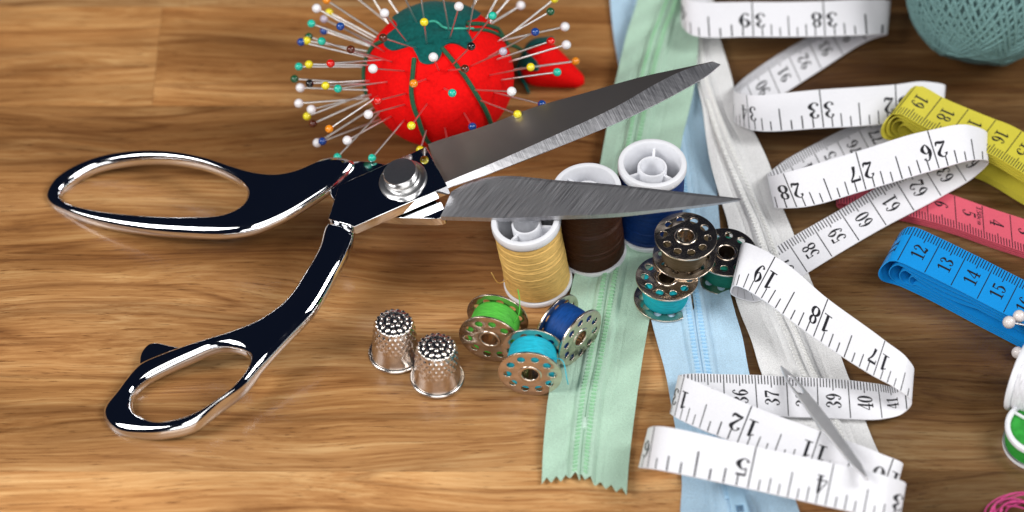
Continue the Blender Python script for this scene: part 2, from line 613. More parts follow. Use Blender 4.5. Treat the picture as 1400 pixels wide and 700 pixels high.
def zipper(name, label, st, mats, wave, end_teeth=None, split=None, base=0.45):
    """st rows: Lx,Ly, Cx,Cy, Rx,Ry (photo pixels on the table), height."""
    st = np.array(st, float)
    Lp = np.array([at(r[0], r[1], r[6]) for r in st])
    Cp = np.array([at(r[2], r[3], r[6]) for r in st])
    Rp = np.array([at(r[4], r[5], r[6]) for r in st])
    T = np.concatenate([[0], np.cumsum(np.linalg.norm(np.diff(Cp, axis=0), axis=1))])
    L, C, R = (hermite(P, 14, T=T) for P in (Lp, Cp, Rp))
    ln = np.concatenate([[0], np.cumsum(np.linalg.norm(np.diff(C, axis=0), axis=1))])
    org = at(st[len(st)//2][2], st[len(st)//2][3], 0)
    root = thing(name, label, 'zipper', org, None)
    cols = np.array([0, .06, .14, .24, .36, .46, .50, .54, .62, .68, .715, .76, .80, .84, .88, .92, .955, .98, 1.0])

    def prof(t):
        z = np.zeros_like(t)
        ridge = np.clip((t - .69) / .08, 0, 1) * np.clip((1.0 - t) / .05, 0.12, 1)
        z += 1.25 * np.sin(np.clip(ridge, 0, 1) * PI / 2)
        z -= 0.22 * np.exp(-((t - .50) / .02) ** 2)
        return z
    for side, E in ((-1, L), (1, R)):
        G = np.zeros((len(C), len(cols), 3))
        for j, t in enumerate(cols):
            P = E + (C - E) * t
            z = prof(np.array([t]))[0]
            w = wave(ln, side * (1 - t))
            P = P.copy()
            P[:, 2] += z + w + base
            G[:, j] = P
        if end_teeth and side in end_teeth:          # pinked end
            nt_ = end_teeth[side]
            d = norm(G[-1].mean(0) - G[-6].mean(0))
            F = []
            ts = np.concatenate([np.linspace(0, .95, 36), [.965, .98, .99, 1.0]])
            dense = np.zeros((len(C), 40, 3))
            for i in range(len(C)):
                for k in range(3):
                    dense[i, :, k] = np.interp(ts, cols, G[i, :, k])
            tri = np.abs(((ts * nt_) % 1.0) - 0.5) * 2
            for q in range(6):
                dense[-6 + q] += np.outer(tri * 2.6 * (q / 5.0), d)
            G = dense
        mb = MB()
        mb.sheet(G, 0.42)
        mb.build('tape', mats[0], root, smooth=50, origin=org)
        # coil: small ribs riding on the ridge
        cb = MB()
        p = 0.0
        while p < ln[-1]:
            i = int(np.clip(np.searchsorted(ln, p), 1, len(ln) - 1))
            f = (p - ln[i-1]) / (ln[i] - ln[i-1])
            c = C[i-1] * (1 - f) + C[i] * f
            e = E[i-1] * (1 - f) + E[i] * f
            if np.linalg.norm(c - e) > 3:
                tv = norm(C[i] - C[i-1]); ov = norm(e - c)
                ww = float(wave(np.array([p]), side * 0.12)[0])
                pt = c + ov * min(1.75, np.linalg.norm(c - e) * .16) + np.array([0, 0, 1.55 + ww + base])
                cb.box(pt, tv * 0.50, norm(ov + tv * 0.25) * 1.0, np.array([0, 0, 0.46]), taper=0.55)
            p += 1.5
        cb.build('coil', mats[1], root, smooth=0, origin=org, kind='stuff')
    ZIP_OUT[name] = (root, org, C, ln)
    return root, org


def zmat(name, col, coil):
    return [woven(name + '_cloth', col), plain(name + '_coil', coil, rough=0.4, var=0.1, scale=900)]


ZG = zmat('pale_green', (0.43, 0.63, 0.49), (0.32, 0.60, 0.37))
ZB = zmat('pale_blue', (0.46, 0.66, 0.82), (0.38, 0.64, 0.86))
ZW = zmat('off_white', (0.80, 0.80, 0.80), (0.84, 0.84, 0.82))

zipper('zipper', 'pale blue closed zipper emerging from under the pale green one', [
    (833, -25, 880, -25, 928, -25, 0.2), (834, 5, 883, 5, 930, 5, .2), (838, 45, 890, 45, 936, 45, .2), (845, 90, 902, 90, 950, 100, .2),
    (856, 150, 912, 150, 962, 165, .2), (868, 230, 925, 230, 976, 230, .2), (878, 320, 936, 320, 986, 330, .3),
    (884, 390, 943, 390, 997, 400, .5), (890, 440, 950, 440, 1005, 432, .8), (898, 470, 955, 475, 1015, 465, .5),
    (908, 505, 961, 512, 1024, 512, .3), (918, 560, 974, 570, 1038, 560, .3), (928, 620, 990, 620, 1060, 620, .3),
    (932, 662, 1001, 662, 1078, 662, .3), (930, 700, 1012, 700, 1092, 700, .3), (930, 745, 1020, 745, 1104, 745, .3)],
    ZB, lambda l, v: 0.3 + 0.4 * (1 + np.sin(l * .12 + 1)) * abs(v))
zipper('zipper', 'white zipper rippling beneath the coiled white measuring tape', [
    (946, 0, 950, 0, 975, 5, .6), (948, 50, 951, 52, 984, 54, .6), (952, 110, 957, 112, 1001, 114, 1.5), (960, 150, 973, 155, 1011, 158, 3.5),
    (966, 195, 988, 198, 1034, 192, 5.5), (972, 230, 1004, 235, 1053, 231, 4.0), (984, 275, 1022, 275, 1070, 287, 1.0),
    (994, 305, 1035, 303, 1082, 318, .7), (1000, 350, 1050, 345, 1097, 355, .4), (1003, 400, 1062, 395, 1112, 395, .4),
    (1012, 430, 1070, 436, 1130, 440, .5), (1024, 460, 1082, 462, 1144, 475, .7), (1040, 512, 1104, 514, 1160, 520, .3),
    (1062, 560, 1126, 560, 1178, 568, .2), (1082, 600, 1142, 600, 1194, 606, .2), (1096, 628, 1154, 628, 1206, 632, .2)],
    ZW, lambda l, v: 0.3 + 0.45 * (1 + np.sin(l * .16 + 2 * v)) * abs(v))
gst = [(880, -40, 930, -40, 957, -40, 3.0), (873, 0, 920, 0, 954, 0, 3.0), (855, 57, 900, 52, 955, 51, 3.0), (843, 108, 885, 105, 950, 114, 3.0),
       (826, 197, 867, 192, 932, 197, 2.8), (812, 270, 853, 265, 921, 275, 2.0), (799, 330, 843, 330, 908, 340, 1.2),
       (783, 390, 831, 396, 895, 405, .6), (771, 450, 821, 455, 886, 450, .8), (758, 505, 811, 510, 877, 505, .5),
       (750, 545, 804, 545, 871, 545, .4), (745, 590, 799, 585, 865, 590, .3), (742, 628, 795, 622, 860, 635, .3), (741, 655, 793, 650, 857, 675, .3)]
zg, zg_org = zipper('zipper', 'pale green zipper under the thread spools with a pinked end', gst, ZG,
                    lambda l, v: 0.2 + 0.75 * (1 + np.sin(l * .13 + 1.5 * v)) * abs(v) ** 1.5 + .5 * np.sin(l * .21 + 2.5 * v) ** 2, end_teeth={-1: 4, 1: 4.5})
# metal stop at the far end of the green zipper, bottom stop at its near end
mb = MB()
p = at(913, 19, 2.6)
mb.box(p + np.array([0, 0, 0.5]), (2.1, 0, 0), (0.4, 1.5, 0), (0, 0, 1.0), taper=.7)
mb.build('top_stop', plain('dull_brass', (0.16, 0.10, 0.07), 0.4, 1.0), zg, origin=zg_org, smooth=30)
mb = MB()
p = at(795, 580, 1.6)
mb.box(p + np.array([0, 0, 0.5]), (2.0, 0, 0), (0, 2.6, 0), (0, 0, .7), taper=.75)
mb.build('bottom_stop', plain('clear_stop', (0.50, 0.66, 0.56), 0.3), zg, origin=zg_org, smooth=30)
# slider and pull tab of the blue zipper
zb = [o for o in COL.objects if o.get('label', '').startswith('pale blue closed')][0]
zb_org = np.array(zb.location) / S
slm = plain('pale_blue_enamel', (0.40, 0.62, 0.80), 0.3, var=.05)
slider = bpy.data.objects.new('slider', None); COL.objects.link(slider); slider.parent = zb
c = at(1003, 668, 2.6) - zb_org
slider.location = Vector(c) * S
mb = MB()
for z in (-1.1, 1.1):
    pts = [(-3.4, 4.2), (3.4, 4.2), (4.1, 1), (3.0, -4.6), (-3.0, -4.6), (-4.1, 1)]
    n = len(pts)
    mb.add([(x, y, z - .4) for x, y in pts] + [(x * .92, y * .92, z + .4) for x, y in pts],
           [tuple(reversed(range(n))), tuple(range(n, 2*n))] + [(i, (i+1) % n, n + (i+1) % n, n + i) for i in range(n)])
mb.build('slider_body', slm, slider, smooth=30)
me = flat_shape([[(-2.3, 1.5), (2.3, 1.5), (2.8, -13), (2.2, -15.5), (-2.2, -15.5), (-2.8, -13)],
                 [(-1.2, -8.2), (1.2, -8.2), (1.2, -11), (-1.2, -11)]], 0.7, 0.3)
pt = link('pull_tab', me, slm, slider, smooth=30)
pt.location = (0, 0, 2.3 * S); pt.rotation_euler = (math.radians(4), 0, math.radians(9))

# ------------------------------------------------------------------ glyphs for printed scales
def sw(pts):                         # stroke with changing width: rows x, y, half-width
    return hermite(np.array([(p[0], p[1], p[2]) for p in pts], float), 5)


def ell(cx, cy, rx, ry, thick, thin, n=26):
    return np.array([(cx + rx*math.cos(a), cy + ry*math.sin(a), thin + (thick-thin)*abs(math.cos(a))**1.4) for a in np.linspace(0, 2*PI, n)])


GL = {
    '0': [ell(.30, .5, .20, .46, .095, .028)],
    '1': [np.array([(.32, .02, .085), (.32, .98, .085)]), np.array([(.08, .03, .03), (.56, .03, .03)]), np.array([(.33, .95, .045), (.08, .80, .03)])],
    '2': [sw([(.13, .73, .085), (.12, .85, .04), (.28, .97, .03), (.48, .76, .09), (.36, .50, .06), (.10, .12, .035)]),
          sw([(.07, .07, .04), (.28, .10, .085), (.47, .05, .07), (.55, .26, .02)])],
    '3': [sw([(.13, .77, .08), (.14, .90, .04), (.29, .97, .03), (.46, .76, .09), (.26, .53, .03)]),
          sw([(.26, .53, .03), (.49, .28, .10), (.29, .03, .03), (.12, .10, .04), (.12, .23, .08)])],
    '4': [np.array([(.42, .02, .08), (.42, 1.0, .08)]), np.array([(.42, .98, .03), (.04, .30, .03)]), np.array([(.03, .28, .035), (.6, .28, .035)]), np.array([(.24, .03, .03), (.6, .03, .03)])],
    '5': [np.array([(.14, .92, .065), (.52, .92, .065)]), np.array([(.14, .97, .03), (.14, .52, .03)]),
          sw([(.14, .52, .03), (.30, .62, .035), (.49, .33, .10), (.29, .03, .03), (.12, .10, .04), (.12, .22, .075)])],
    '6': [sw([(.46, .82, .075), (.42, .93, .04), (.30, .97, .03), (.12, .5, .095), (.28, .03, .03), (.49, .30, .095), (.31, .57, .03), (.16, .42, .03)])],
    '7': [np.array([(.06, .89, .075), (.56, .89, .075)]), np.array([(.06, .96, .03), (.06, .68, .025)]), sw([(.55, .86, .035), (.34, .5, .06), (.27, .04, .09)])],
    '8': [ell(.30, .75, .16, .21, .075, .03), ell(.30, .27, .20, .24, .09, .03)],
    'c': [sw([(.45, .48, .07), (.40, .60, .03), (.28, .64, .03), (.12, .33, .085), (.28, .03, .03), (.48, .15, .03)])],
    'm': [np.array([(.08, .02, .06), (.08, .64, .06)]), sw([(.08, .5, .03), (.22, .64, .04), (.30, .5, .06), (.30, .02, .06)]), sw([(.30, .5, .03), (.44, .64, .04), (.52, .5, .06), (.52, .02, .06)])],
}
GL['9'] = [np.array([(.60 - p[0], 1.0 - p[1], p[2]) for p in s_]) for s_ in GL['6']]
GLM = {}
for ch, strokes in GL.items():
    out = []
    for s_ in strokes:
        P, h = s_[:, :2], s_[:, 2]
        if len(P) == 2:
            P = np.linspace(P[0], P[1], 6); h = np.linspace(h[0], h[1], 6)
        T = norm(np.gradient(P, axis=0)); Nn = np.stack([-T[:, 1], T[:, 0]], 1)
        out.append((P + Nn * h[:, None], P - Nn * h[:, None]))
    GLM[ch] = out


class Ribbon:
    """A tape: two edges F and K as smooth 3-D curves, s = reading in cm along it."""
    def __init__(self, s, F, K, n=10, smoothT=None):
        A = np.hstack([F, K, np.asarray(s, float)[:, None]])
        if n:
            mid = (F + K) / 2
            T = np.concatenate([[0], np.cumsum(np.linalg.norm(np.diff(mid, axis=0), axis=1))])
            A = hermite(A, n, T=T)
        self.F, self.K, self.s = A[:, :3], A[:, 3:6], A[:, 6]
        for i in range(1, len(self.s)):            # keep s strictly decreasing
            if self.s[i] >= self.s[i-1] - 1e-4:
                self.s[i] = self.s[i-1] - 1e-4
        mid = (self.F + self.K) / 2
        self.n = norm(np.cross(norm(np.gradient(mid, axis=0)), norm(self.K - self.F)))
        self.rs = self.s[::-1]

    def pos(self, s, v, off):
        s = np.asarray(s, float); v = np.asarray(v, float)
        def ip(A):
            return np.stack([np.interp(s, self.rs, A[::-1, k]) for k in range(3)], -1)
        F, K, n = ip(self.F), ip(self.K), ip(self.n)
        return F + (K - F) * v[..., None] + n * off

    def body(self, root, org, m, thick=0.34):
        G = np.stack([self.F + (self.K - self.F) * t for t in np.linspace(0, 1, 6)], 1)
        N_ = np.repeat(self.n[:, None, :], 6, 1)
        mb = MB()
        A, B = G + N_ * thick / 2, G - N_ * thick / 2
        mb.grid(A, flip=False); mb.grid(B, flip=True)
        for a, b in ((A[0], B[0]), (A[-1], B[-1]), (A[:, 0], B[:, 0]), (A[:, -1], B[:, -1])):
            mb.grid(np.stack([a, b]))
        return mb.build('ribbon', m, root, smooth=50, origin=org)

    def quadpatch(self, mb, s0, s1, v0, v1, off, ns=1, nv=1):
        ss = np.linspace(s0, s1, ns + 1); vv = np.linspace(v0, v1, nv + 1)
        G = self.pos(np.repeat(ss[:, None], nv + 1, 1), np.repeat(vv[None], ns + 1, 0), off)
        mb.grid(G)

    def glyph(self, mb, ch, smap, vmap, off):
        for a, b in GLM[ch]:
            P = np.stack([a, b], 1)
            G = self.pos(smap(P[..., 0], P[..., 1]), vmap(P[..., 0], P[..., 1]), off)
            mb.grid(G)

    def print_cm(self, root, org, smin, smax, off, width=15.0, h=4.9, w=2.9, extra=None, skip=()):
        mb = MB()
        k = math.ceil(smin * 10)
        while k <= smax * 10:
            s = k / 10.0
            if k % 10 == 0:
                self.quadpatch(mb, s - .016, s + .016, .02, .99, off)
            elif k % 5 == 0:
                self.quadpatch(mb, s - .016, s + .016, .70, .99, off)
            else:
                self.quadpatch(mb, s - .016, s + .016, .77, .99, off)
            k += 1
        for n in range(math.ceil(smin + .8), int(smax + .3) + 1):
            t = str(n)
            tot = len(t) * w
            v0 = 0.40 * width - tot / 2 + (0.6 if len(t) == 2 else 0)
            for q, ch in enumerate(t):
                self.glyph(mb, ch, lambda gx, gy: (n - .5) - (gy - .5) * h / 10,
                           lambda gx, gy: (v0 + q * w + gx * w / .62) / width, off)
        if extra:
            txt, sc, hh, ww = extra
            v0 = 0.36 * width - len(txt) * ww / 2
            for q, ch in enumerate(txt):
                self.glyph(mb, ch, lambda gx, gy: sc - (gy - .5) * hh / 10, lambda gx, gy: (v0 + q * ww + gx * ww / .62) / width, off)
        return mb.build('centimetre_print', INK, root, smooth=0, origin=org, kind='stuff')

    def print_inch(self, root, org, smin, smax, off, width=15.0, h=6.4, w=4.0):
        mb = MB()
        i0, i1 = math.ceil(smin / 2.54 * 8), int(smax / 2.54 * 8)
        for k in range(i0, i1 + 1):
            s = k / 8 * 2.54
            ln = 1.0 if k % 8 == 0 else .60 if k % 4 == 0 else .36 if k % 2 == 0 else .27
            self.quadpatch(mb, s - .020, s + .020, .01, ln - .01, off)
        for n in range(math.ceil(smin / 2.54 - .2), int(smax / 2.54 + .2) + 1):
            t = str(n)
            sm = n * 2.54
            for q, ch in enumerate(t):
                side = -1 if (q == 0 and len(t) == 2) else 1
                c = sm / 2.54 * 2.54 + side * (w * .56 + .3) / 10
                if not (smin < c < smax):
                    continue
                self.glyph(mb, ch, lambda gx, gy: c + (gx / .62 - .5) * w / 10,
                           lambda gx, gy: .46 - (gy - .5) * h / width, off)
        return mb.build('inch_print', INK, root, smooth=0, origin=org, kind='stuff')


# ------------------------------------------------------------------ white tape: a loose coil
WT = [  # reading cm | near edge px, height | far edge px, height
    (103.4, 1040, -30, 1.5, 1030, -72, 1.5), (102.6, 975, -2, 3, 968, -42, 3), (101.9, 931, 26, 8, 932, -16, 10), (101.0, 944, 47, 12.5, 941, 0, 14.5),
    (99.06, 1030, 50, 13, 1028, 3, 15), (96.52, 1128, 49.5, 13, 1125, 2, 15), (95.3, 1182, 48, 12.2, 1178, 0, 14.2),
    (94.7, 1213, 47, 7.5, 1217, 2, 9), (94.15, 1190, 54, 2.6, 1172, 14, 3), (92, 1123, 95, 1.4, 1103, 52, 1.4), (90, 1067, 131, 1.4, 1047, 86, 1.4),
    (88.8, 1030, 154, 3, 1013, 111, 3), (87.7, 1004, 166, 8, 1004, 124, 10), (86.36, 1025, 177, 13, 1021, 130, 15), (83.82, 1126, 175, 13.5, 1120, 123, 15.5),
    (81.28, 1226, 168, 10.5, 1224, 116, 12), (80.2, 1266, 163, 8.5, 1266, 112, 10), (79.6, 1289, 164, 5.5, 1292, 118, 7), (78.9, 1276, 172, 3, 1252, 130, 3),
    (76.5, 1208, 207, 1.4, 1184, 162, 1.4), (74.5, 1148, 238, 1.4, 1124, 192, 1.4), (72.8, 1094, 268, 2.5, 1070, 222, 2.5), (71.9, 1060, 284, 7, 1050, 241, 8.5),
    (71.12, 1090, 284, 11.5, 1071, 237, 13.5), (68.58, 1184, 260, 14, 1170, 208, 16.5), (66.04, 1284, 231, 18, 1268, 179, 20.5), (64.8, 1331, 219, 18, 1323, 171, 20.5),
    (64.05, 1351, 222, 12, 1349, 184, 14), (63.4, 1334, 240, 7, 1312, 200, 7.5), (62, 1287, 269, 6.2, 1258, 222, 6.4), (61, 1250, 289, 5.6, 1221, 242, 5.8),
    (60, 1212, 309, 5, 1184, 266, 5.2), (59, 1175, 330, 3.8, 1147, 288, 4.6), (58, 1138, 352, 2.6, 1110, 309, 3.0), (57, 1104, 373, 2.2, 1075, 329, 2.2),
    (56, 1070, 394, 2.4, 1042, 350, 2.4), (54, 1030, 412, 3.5, 1014, 366, 3.5), (51, 1000, 402, 9, 1012, 346, 10.5), (49.4, 1004, 391, 14, 1018, 332, 17),
    (48.9, 1016, 394, 14.6, 1038, 339, 17.4), (48.26, 1032, 403, 14.6, 1060, 351, 17.4), (45.72, 1112, 461, 13.5, 1132, 409, 16), (43.18, 1194, 514, 13, 1210, 466, 15),
    (42.0, 1228, 533, 11.5, 1240, 490, 13.5), (41.3, 1246, 549, 7, 1249, 508, 9), (40.8, 1233, 566, 2.5, 1226, 528, 4), (40, 1206, 573, 3.4, 1200, 525, 4.6),
    (39, 1163, 573, 3.4, 1159, 520, 4.6), (38, 1119, 571, 3.4, 1117, 517, 4.6), (37, 1078, 570, 3.4, 1075, 515, 4.6), (36, 1036, 567, 3.4, 1032, 513, 4.6), (35, 991, 564, 3.4, 989, 512, 4.6),
    (34.1, 952, 562, 3.8, 950, 511, 5), (33.55, 917, 564, 8, 928, 513, 10), (33.1, 921, 569, 12, 934, 515, 14), (31.75, 956, 586, 13, 973, 531, 15),
    (30.48, 1008, 606, 13, 1028, 555, 15), (27.94, 1105, 641, 12.5, 1122, 590, 14.5), (25.8, 1186, 668, 11.5, 1203, 620, 13.5), (24.9, 1222, 682, 7, 1234, 636, 8.5), (24.2, 1206, 692, 2, 1196, 648, 2),
    (20.5, 1060, 668, 1.3, 1048, 625, 1.3), (16.8, 915, 644, 2, 902, 600, 2), (16.0, 874, 640, 9, 886, 588, 11), (15.3, 884, 640, 16, 894, 583, 18.5),
    (12.7, 1022, 668, 17.5, 1034, 611, 20), (10.16, 1128, 692, 17.5, 1140, 634, 20), (8.3, 1204, 709, 16.5, 1214, 652, 19), (7.6, 1229, 716, 10, 1238, 664, 12), (7.1, 1214, 730, 4, 1206, 688, 4),
    (5, 1140, 752, 1.4, 1130, 708, 1.4), (2.4, 1040, 775, 1.4, 1030, 732, 1.4)]
WT = np.array(WT)
wr = Ribbon(WT[:, 0], np.array([at(r[1], r[2], r[3]) for r in WT]), np.array([at(r[4], r[5], r[6]) for r in WT]), 12)
wo = at(1130, 330, 0)
wt = thing('measuring_tape', 'long white measuring tape in loose coils, inches printed outside, centimetres inside', 'measuring tape', wo, 'fabric measuring tapes')
wr.body(wt, wo, TAPE_WHITE)
up = wr.n[np.argmin(abs(wr.s - 97.5))][2] > 0
io = 0.22 if up else -0.22
wr.print_inch(wt, wo, 2.6, 102.6, io)
wr.print_cm(wt, wo, 2.6, 102.6, -io)


# ------------------------------------------------------------------ folded coloured tapes
def roll(name, label, spine, W, h0, h1, layers, s_left, dz, dx, mat_, swap, smin, smax, extra=None, sag=0.0, lift=0.0, el=1.5):
    """spine: px of the near top edge from the folded end outwards; W: across-vector (mm)."""
    P = np.array([at(x, y, h1 + lift * max(0, 1 - i / 4.0)) for i, (x, y) in enumerate(spine)])
    P = hermite(P, 12)
    l = np.concatenate([[0], np.cumsum(np.linalg.norm(np.diff(P, axis=0), axis=1))])
    Lm = l[-1]
    prof = []
    a0, b0 = 0.0, Lm
    for k in range(layers):
        zt, zb = h1 - k * dz, h0 + k * dz * 0.7
        r = (zt - zb) / 2
        lo = dx * k + 0.3
        for q in np.linspace(Lm - 2.0 * k, lo + r * el, 26):
            f = (q - lo) / (Lm - lo)
            prof.append((q, zt - sag * (k + .4) * math.sin(min(1, f * 2.2) * PI) * .5))
        for t in np.linspace(0.12, .88, 11) * PI:
            prof.append((lo + r * el * (1 - math.sin(t)), (zt + zb) / 2 + r * math.cos(t)))
        for q in np.linspace(lo + r * el, Lm - 2.0 * k - r, 26):
            prof.append((q, zb + sag * .25 * (k + .2) * math.sin(min(1, (q / Lm) * 2) * PI)))
        if k < layers - 1:
            zt2 = h1 - (k + 1) * dz
            r2 = (zt2 - zb) / 2
            for t in np.linspace(0.1, .9, 7) * PI:
                prof.append((Lm - 2.0 * k - r + r * math.sin(t), (zt2 + zb) / 2 - r2 * math.cos(t)))
    prof = np.array(prof)
    xy = np.stack([np.interp(prof[:, 0], l, P[:, k]) for k in range(2)], 1)
    F = np.column_stack([xy, prof[:, 1] + lift * np.clip(1 - prof[:, 0] / 36.0, 0, 1) ** 1.2])
    W = np.asarray(W, float)
    K = F + W
    pl = np.concatenate([[0], np.cumsum(np.linalg.norm(np.diff(F, axis=0), axis=1))]) / 10.0
    itop = 25                                   # index of the folded end of the outer top strip
    if swap:                                    # reading grows towards the folded end
        s = s_left - (pl[itop] - pl)            # increases along the path
        F, K = K[::-1], F[::-1]; s = s[::-1]
    else:
        s = s_left + (pl[itop] - pl)            # decreases along the path
    org = at(*spine[1], 0)
    root = thing(name, label, 'measuring tape', org, 'fabric measuring tapes')
    rb = Ribbon(s, F, K, 0)
    rb.body(root, org, mat_)
    i = np.argmin(abs(rb.s - (s_left + (0.8 if not swap else -0.8))))
    o_ = 0.22 if rb.n[i][2] > 0 else -0.22
    rb.print_cm(root, org, max(smin, rb.s.min() + .05), min(smax, rb.s.max() - .05), o_, width=float(np.linalg.norm(W)), extra=extra)
    return root


roll('measuring_tape', 'yellow measuring tape folded flat behind the white one', [(1206, 160), (1226, 155), (1262, 172), (1308, 190), (1350, 209), (1400, 238), (1450, 268)],
     (8.5, 13.0, .6), 1.0, 14.5, 4, 18.75, 1.25, 2.6, TAPE_YELLOW, True, 8, 24, sag=1.0, lift=7.5, el=1.2)
roll('measuring_tape', 'pink measuring tape lying between the yellow and the blue one', [(1143, 276), (1180, 285), (1243, 296), (1300, 311), (1357, 331), (1400, 345), (1460, 366)],
     (.6, 15.4, 0.3), 0.5, 3.2, 2, 8.95, 1.0, 3.0, TAPE_PINK, True, 1.2, 12, extra=('150cm', 4.13, 1.8, 1.7))
roll('measuring_tape', 'bright blue measuring tape folded in layers with pearl pins on it', [(1202, 358), (1222, 356), (1257, 370), (1303, 393), (1345, 415), (1380, 433), (1450, 470)],
     (7.2, 14.6, .8), 0.8, 12.0, 4, 10.95, 1.3, 3.6, TAPE_BLUE, False, 6, 22, sag=1.3, el=.95)

# ------------------------------------------------------------------ thread spools
def lathe_noise(mb, r, z0, z1, pitch=0.42, segs=56, amp=0.09, bulge=0.0, mi=0):
    zs = np.arange(z0, z1 + 1e-6, pitch)
    a = np.linspace(0, 2*PI, segs, endpoint=False)
    G = []
    ph = rng.uniform(0, 6)
    for i, z in enumerate(zs):
        f = (z - z0) / (z1 - z0)
        rr = r + bulge * math.sin(f * PI) + (amp if i % 2 else -amp) + rng.normal(0, amp * .5)
        G.append([((rr + .12 * math.sin(3*t + z*.4 + ph) * .5) * math.cos(t), (rr + .12*math.sin(3*t + z*.4 + ph)*.5) * math.sin(t),
                   z + .22 * math.sin(t + ph + z * .15)) for t in a])
    G = np.array(G)
    c0 = np.repeat([[[0, 0, z0]]], segs, 1); c1 = np.repeat([[[0, 0, z1]]], segs, 1)
    mb.grid(np.concatenate([G * 1.0]), cv=True, mi=mi, flip=True)


SP_H, SP_R = 32.0, 11.4


def spool(label, px, py, h, tilt, tmat, tail=None, rotz=0.0, tr=10.9):
    p = at(px, py, h)
    q = Matrix.Rotation(tilt[0], 3, 'X') @ Matrix.Rotation(tilt[1], 3, 'Y') @ Matrix.Rotation(rotz, 3, 'Z')
    root = thing('thread_spool', label, 'thread spool', p, 'spools of thread', q.to_quaternion())
    mb = MB()
    mb.lathe([(9.3, 26), (9.3, 31.2), (9.6, 31.8), (10.6, 32.0), (11.2, 31.7), (11.4, 31.0), (11.4, 29.2), (11.1, 28.6), (9.7, 28.4)], 64)
    mb.build('top_rim', WHITE_PLASTIC, root)
    mb = MB()
    mb.lathe([(9.7, 28.4), (9.7, 2.0), (11.3, 1.9), (11.5, 1.4), (11.5, .5), (11.2, 0.0), (9.0, 0.0), (9.0, 4.0)], 64)
    mb.lathe([(9.3, 26), (9.2, 6.0), (4.4, 6.0)], 64)
    mb.build('barrel', WHITE_PLASTIC, root)
    mb = MB()
    mb.lathe([(4.9, 6.0), (4.9, 29.6), (4.7, 30.0), (4.2, 30.0), (4.0, 29.6), (3.8, 6.0), (0.1, 6.0)], 40)
    mb.build('inner_tube', WHITE_PLASTIC, root)
    for k in range(3):
        a = k * 2*PI/3 + PI/2
        d = np.array([math.cos(a), math.sin(a), 0]); t = np.array([-d[1], d[0], 0])
        mb = MB()
        mb.box(d * 7.0 + np.array([0, 0, 17.5]), d * 2.35, t * .45, (0, 0, 11.3))
        mb.build('spoke', WHITE_PLASTIC, root, smooth=0)
    mb = MB()
    lathe_noise(mb, tr, 2.1, 28.5, bulge=-.15, amp=.075, pitch=.34)
    mb.build('thread', tmat, root, smooth=60)
    if tail is not None:
        mb = MB()
        mb.tube(hermite(np.array(tail), 8), 0.2, 6)
        mb.build('loose_thread_end', tmat, root)
    return root


T_GOLD = thread_mat('gold_thread', (0.78, 0.50, 0.155), spark=.24)
T_BROWN = thread_mat('brown_thread', (0.040, 0.013, 0.005))
T_NAVY = thread_mat('navy_thread', (0.004, 0.030, 0.15))
R_ = math.radians
spool('spool of gold thread standing in front, shears blade across its top', 736, 386, 0.4, (R_(2), R_(-8)), T_GOLD,
      tail=[(-10.6, -2, 9), (-13.5, -3.5, 10.5), (-14.6, -4.2, 13), (-15.2, -4.5, 16), (-15.6, -4.4, 18)], rotz=R_(20))
spool('spool of dark brown thread between the gold and the navy one', 810, 346, 1.6, (R_(0), R_(-4.5)), T_BROWN, rotz=R_(40))
spool('spool of navy blue thread on the green zipper behind the blade tip', 888, 313, 2.4, (R_(0), R_(0)), T_NAVY, rotz=R_(-6))
# partly seen spool at the edge of the picture, lying on its side
ws = spool('white spool of white thread lying on its side near the pearl pins', 1388, 520, 11.6, (0, 0), thread_mat('white_thread', (0.74, 0.74, 0.78)), rotz=0)
ws.rotation_quaternion = Vector((0.90, -0.42, 0.0)).to_track_quat('Z', 'Y')
ws.location = Vector(at(1389, 513, 11.7)) * S

# ------------------------------------------------------------------ metal bobbins
B_R, B_H = 10.3, 10.6
circ = lambda cx, cy, r, n: [(cx + r*math.cos(2*PI*i/n), cy + r*math.sin(2*PI*i/n)) for i in range(n)]
FLANGE = flat_shape([circ(0, 0, B_R, 72), circ(0, 0, 3.35, 32)] + [circ(7.25*math.cos(2*PI*k/10), 7.25*math.sin(2*PI*k/10), 1.28, 18) for k in range(10)], 0.34, 0.14, bres=2)


def bobbin(label, p, axis, spin, tmat, tr=7.3, tail=None):
    q = Vector(axis).to_track_quat('Z', 'Y') @ Matrix.Rotation(spin, 3, 'Z').to_quaternion()
    root = thing('bobbin', label, 'bobbin', p, 'metal sewing machine bobbins', q)
    if 'flange' in PROTO:
        me = PROTO['flange']
    else:
        me = PROTO['flange'] = FLANGE
        me.materials.append(NICKEL)
        me.polygons.foreach_set('use_smooth', [True]*len(me.polygons)); me.set_sharp_from_angle(angle=R_(40))
    for z in (0.34, B_H - 0.34):
        o = bpy.data.objects.new('flange', me); COL.objects.link(o); o.parent = root; o.location = (0, 0, z * S)
    mb = MB()
    mb.lathe([(2.75, 0.4), (2.75, B_H - .4)][::-1], 40)
    mb.lathe([(3.4, .3), (3.4, B_H - .3)], 40)
    for z, sg in ((0.0, 1), (B_H, -1)):
        t = np.linspace(0, 2*PI, 13)
        pr = [(3.25 + .62*math.cos(a), z + sg*.12 + .42*math.sin(a)) for a in t]
        mb.lathe(pr, 40)
    mb.build('hub', NICKEL, root, smooth=45)
    mb = MB()
    lathe_noise(mb, tr, .8, B_H - .8, pitch=.35, segs=48, amp=.07, bulge=.35)
    for z, up_ in ((.8, False), (B_H - .8, True)):
        mb.lathe([(3.4, z), (tr, z)][::(1 if up_ else -1)], 48)
    mb.build('thread', tmat, root, smooth=60)
    if tail is not None:
        mb = MB()
        mb.tube(hermite(np.array(tail), 8), 0.17, 6)
        mb.build('loose_thread_end', tmat, root)
    return root


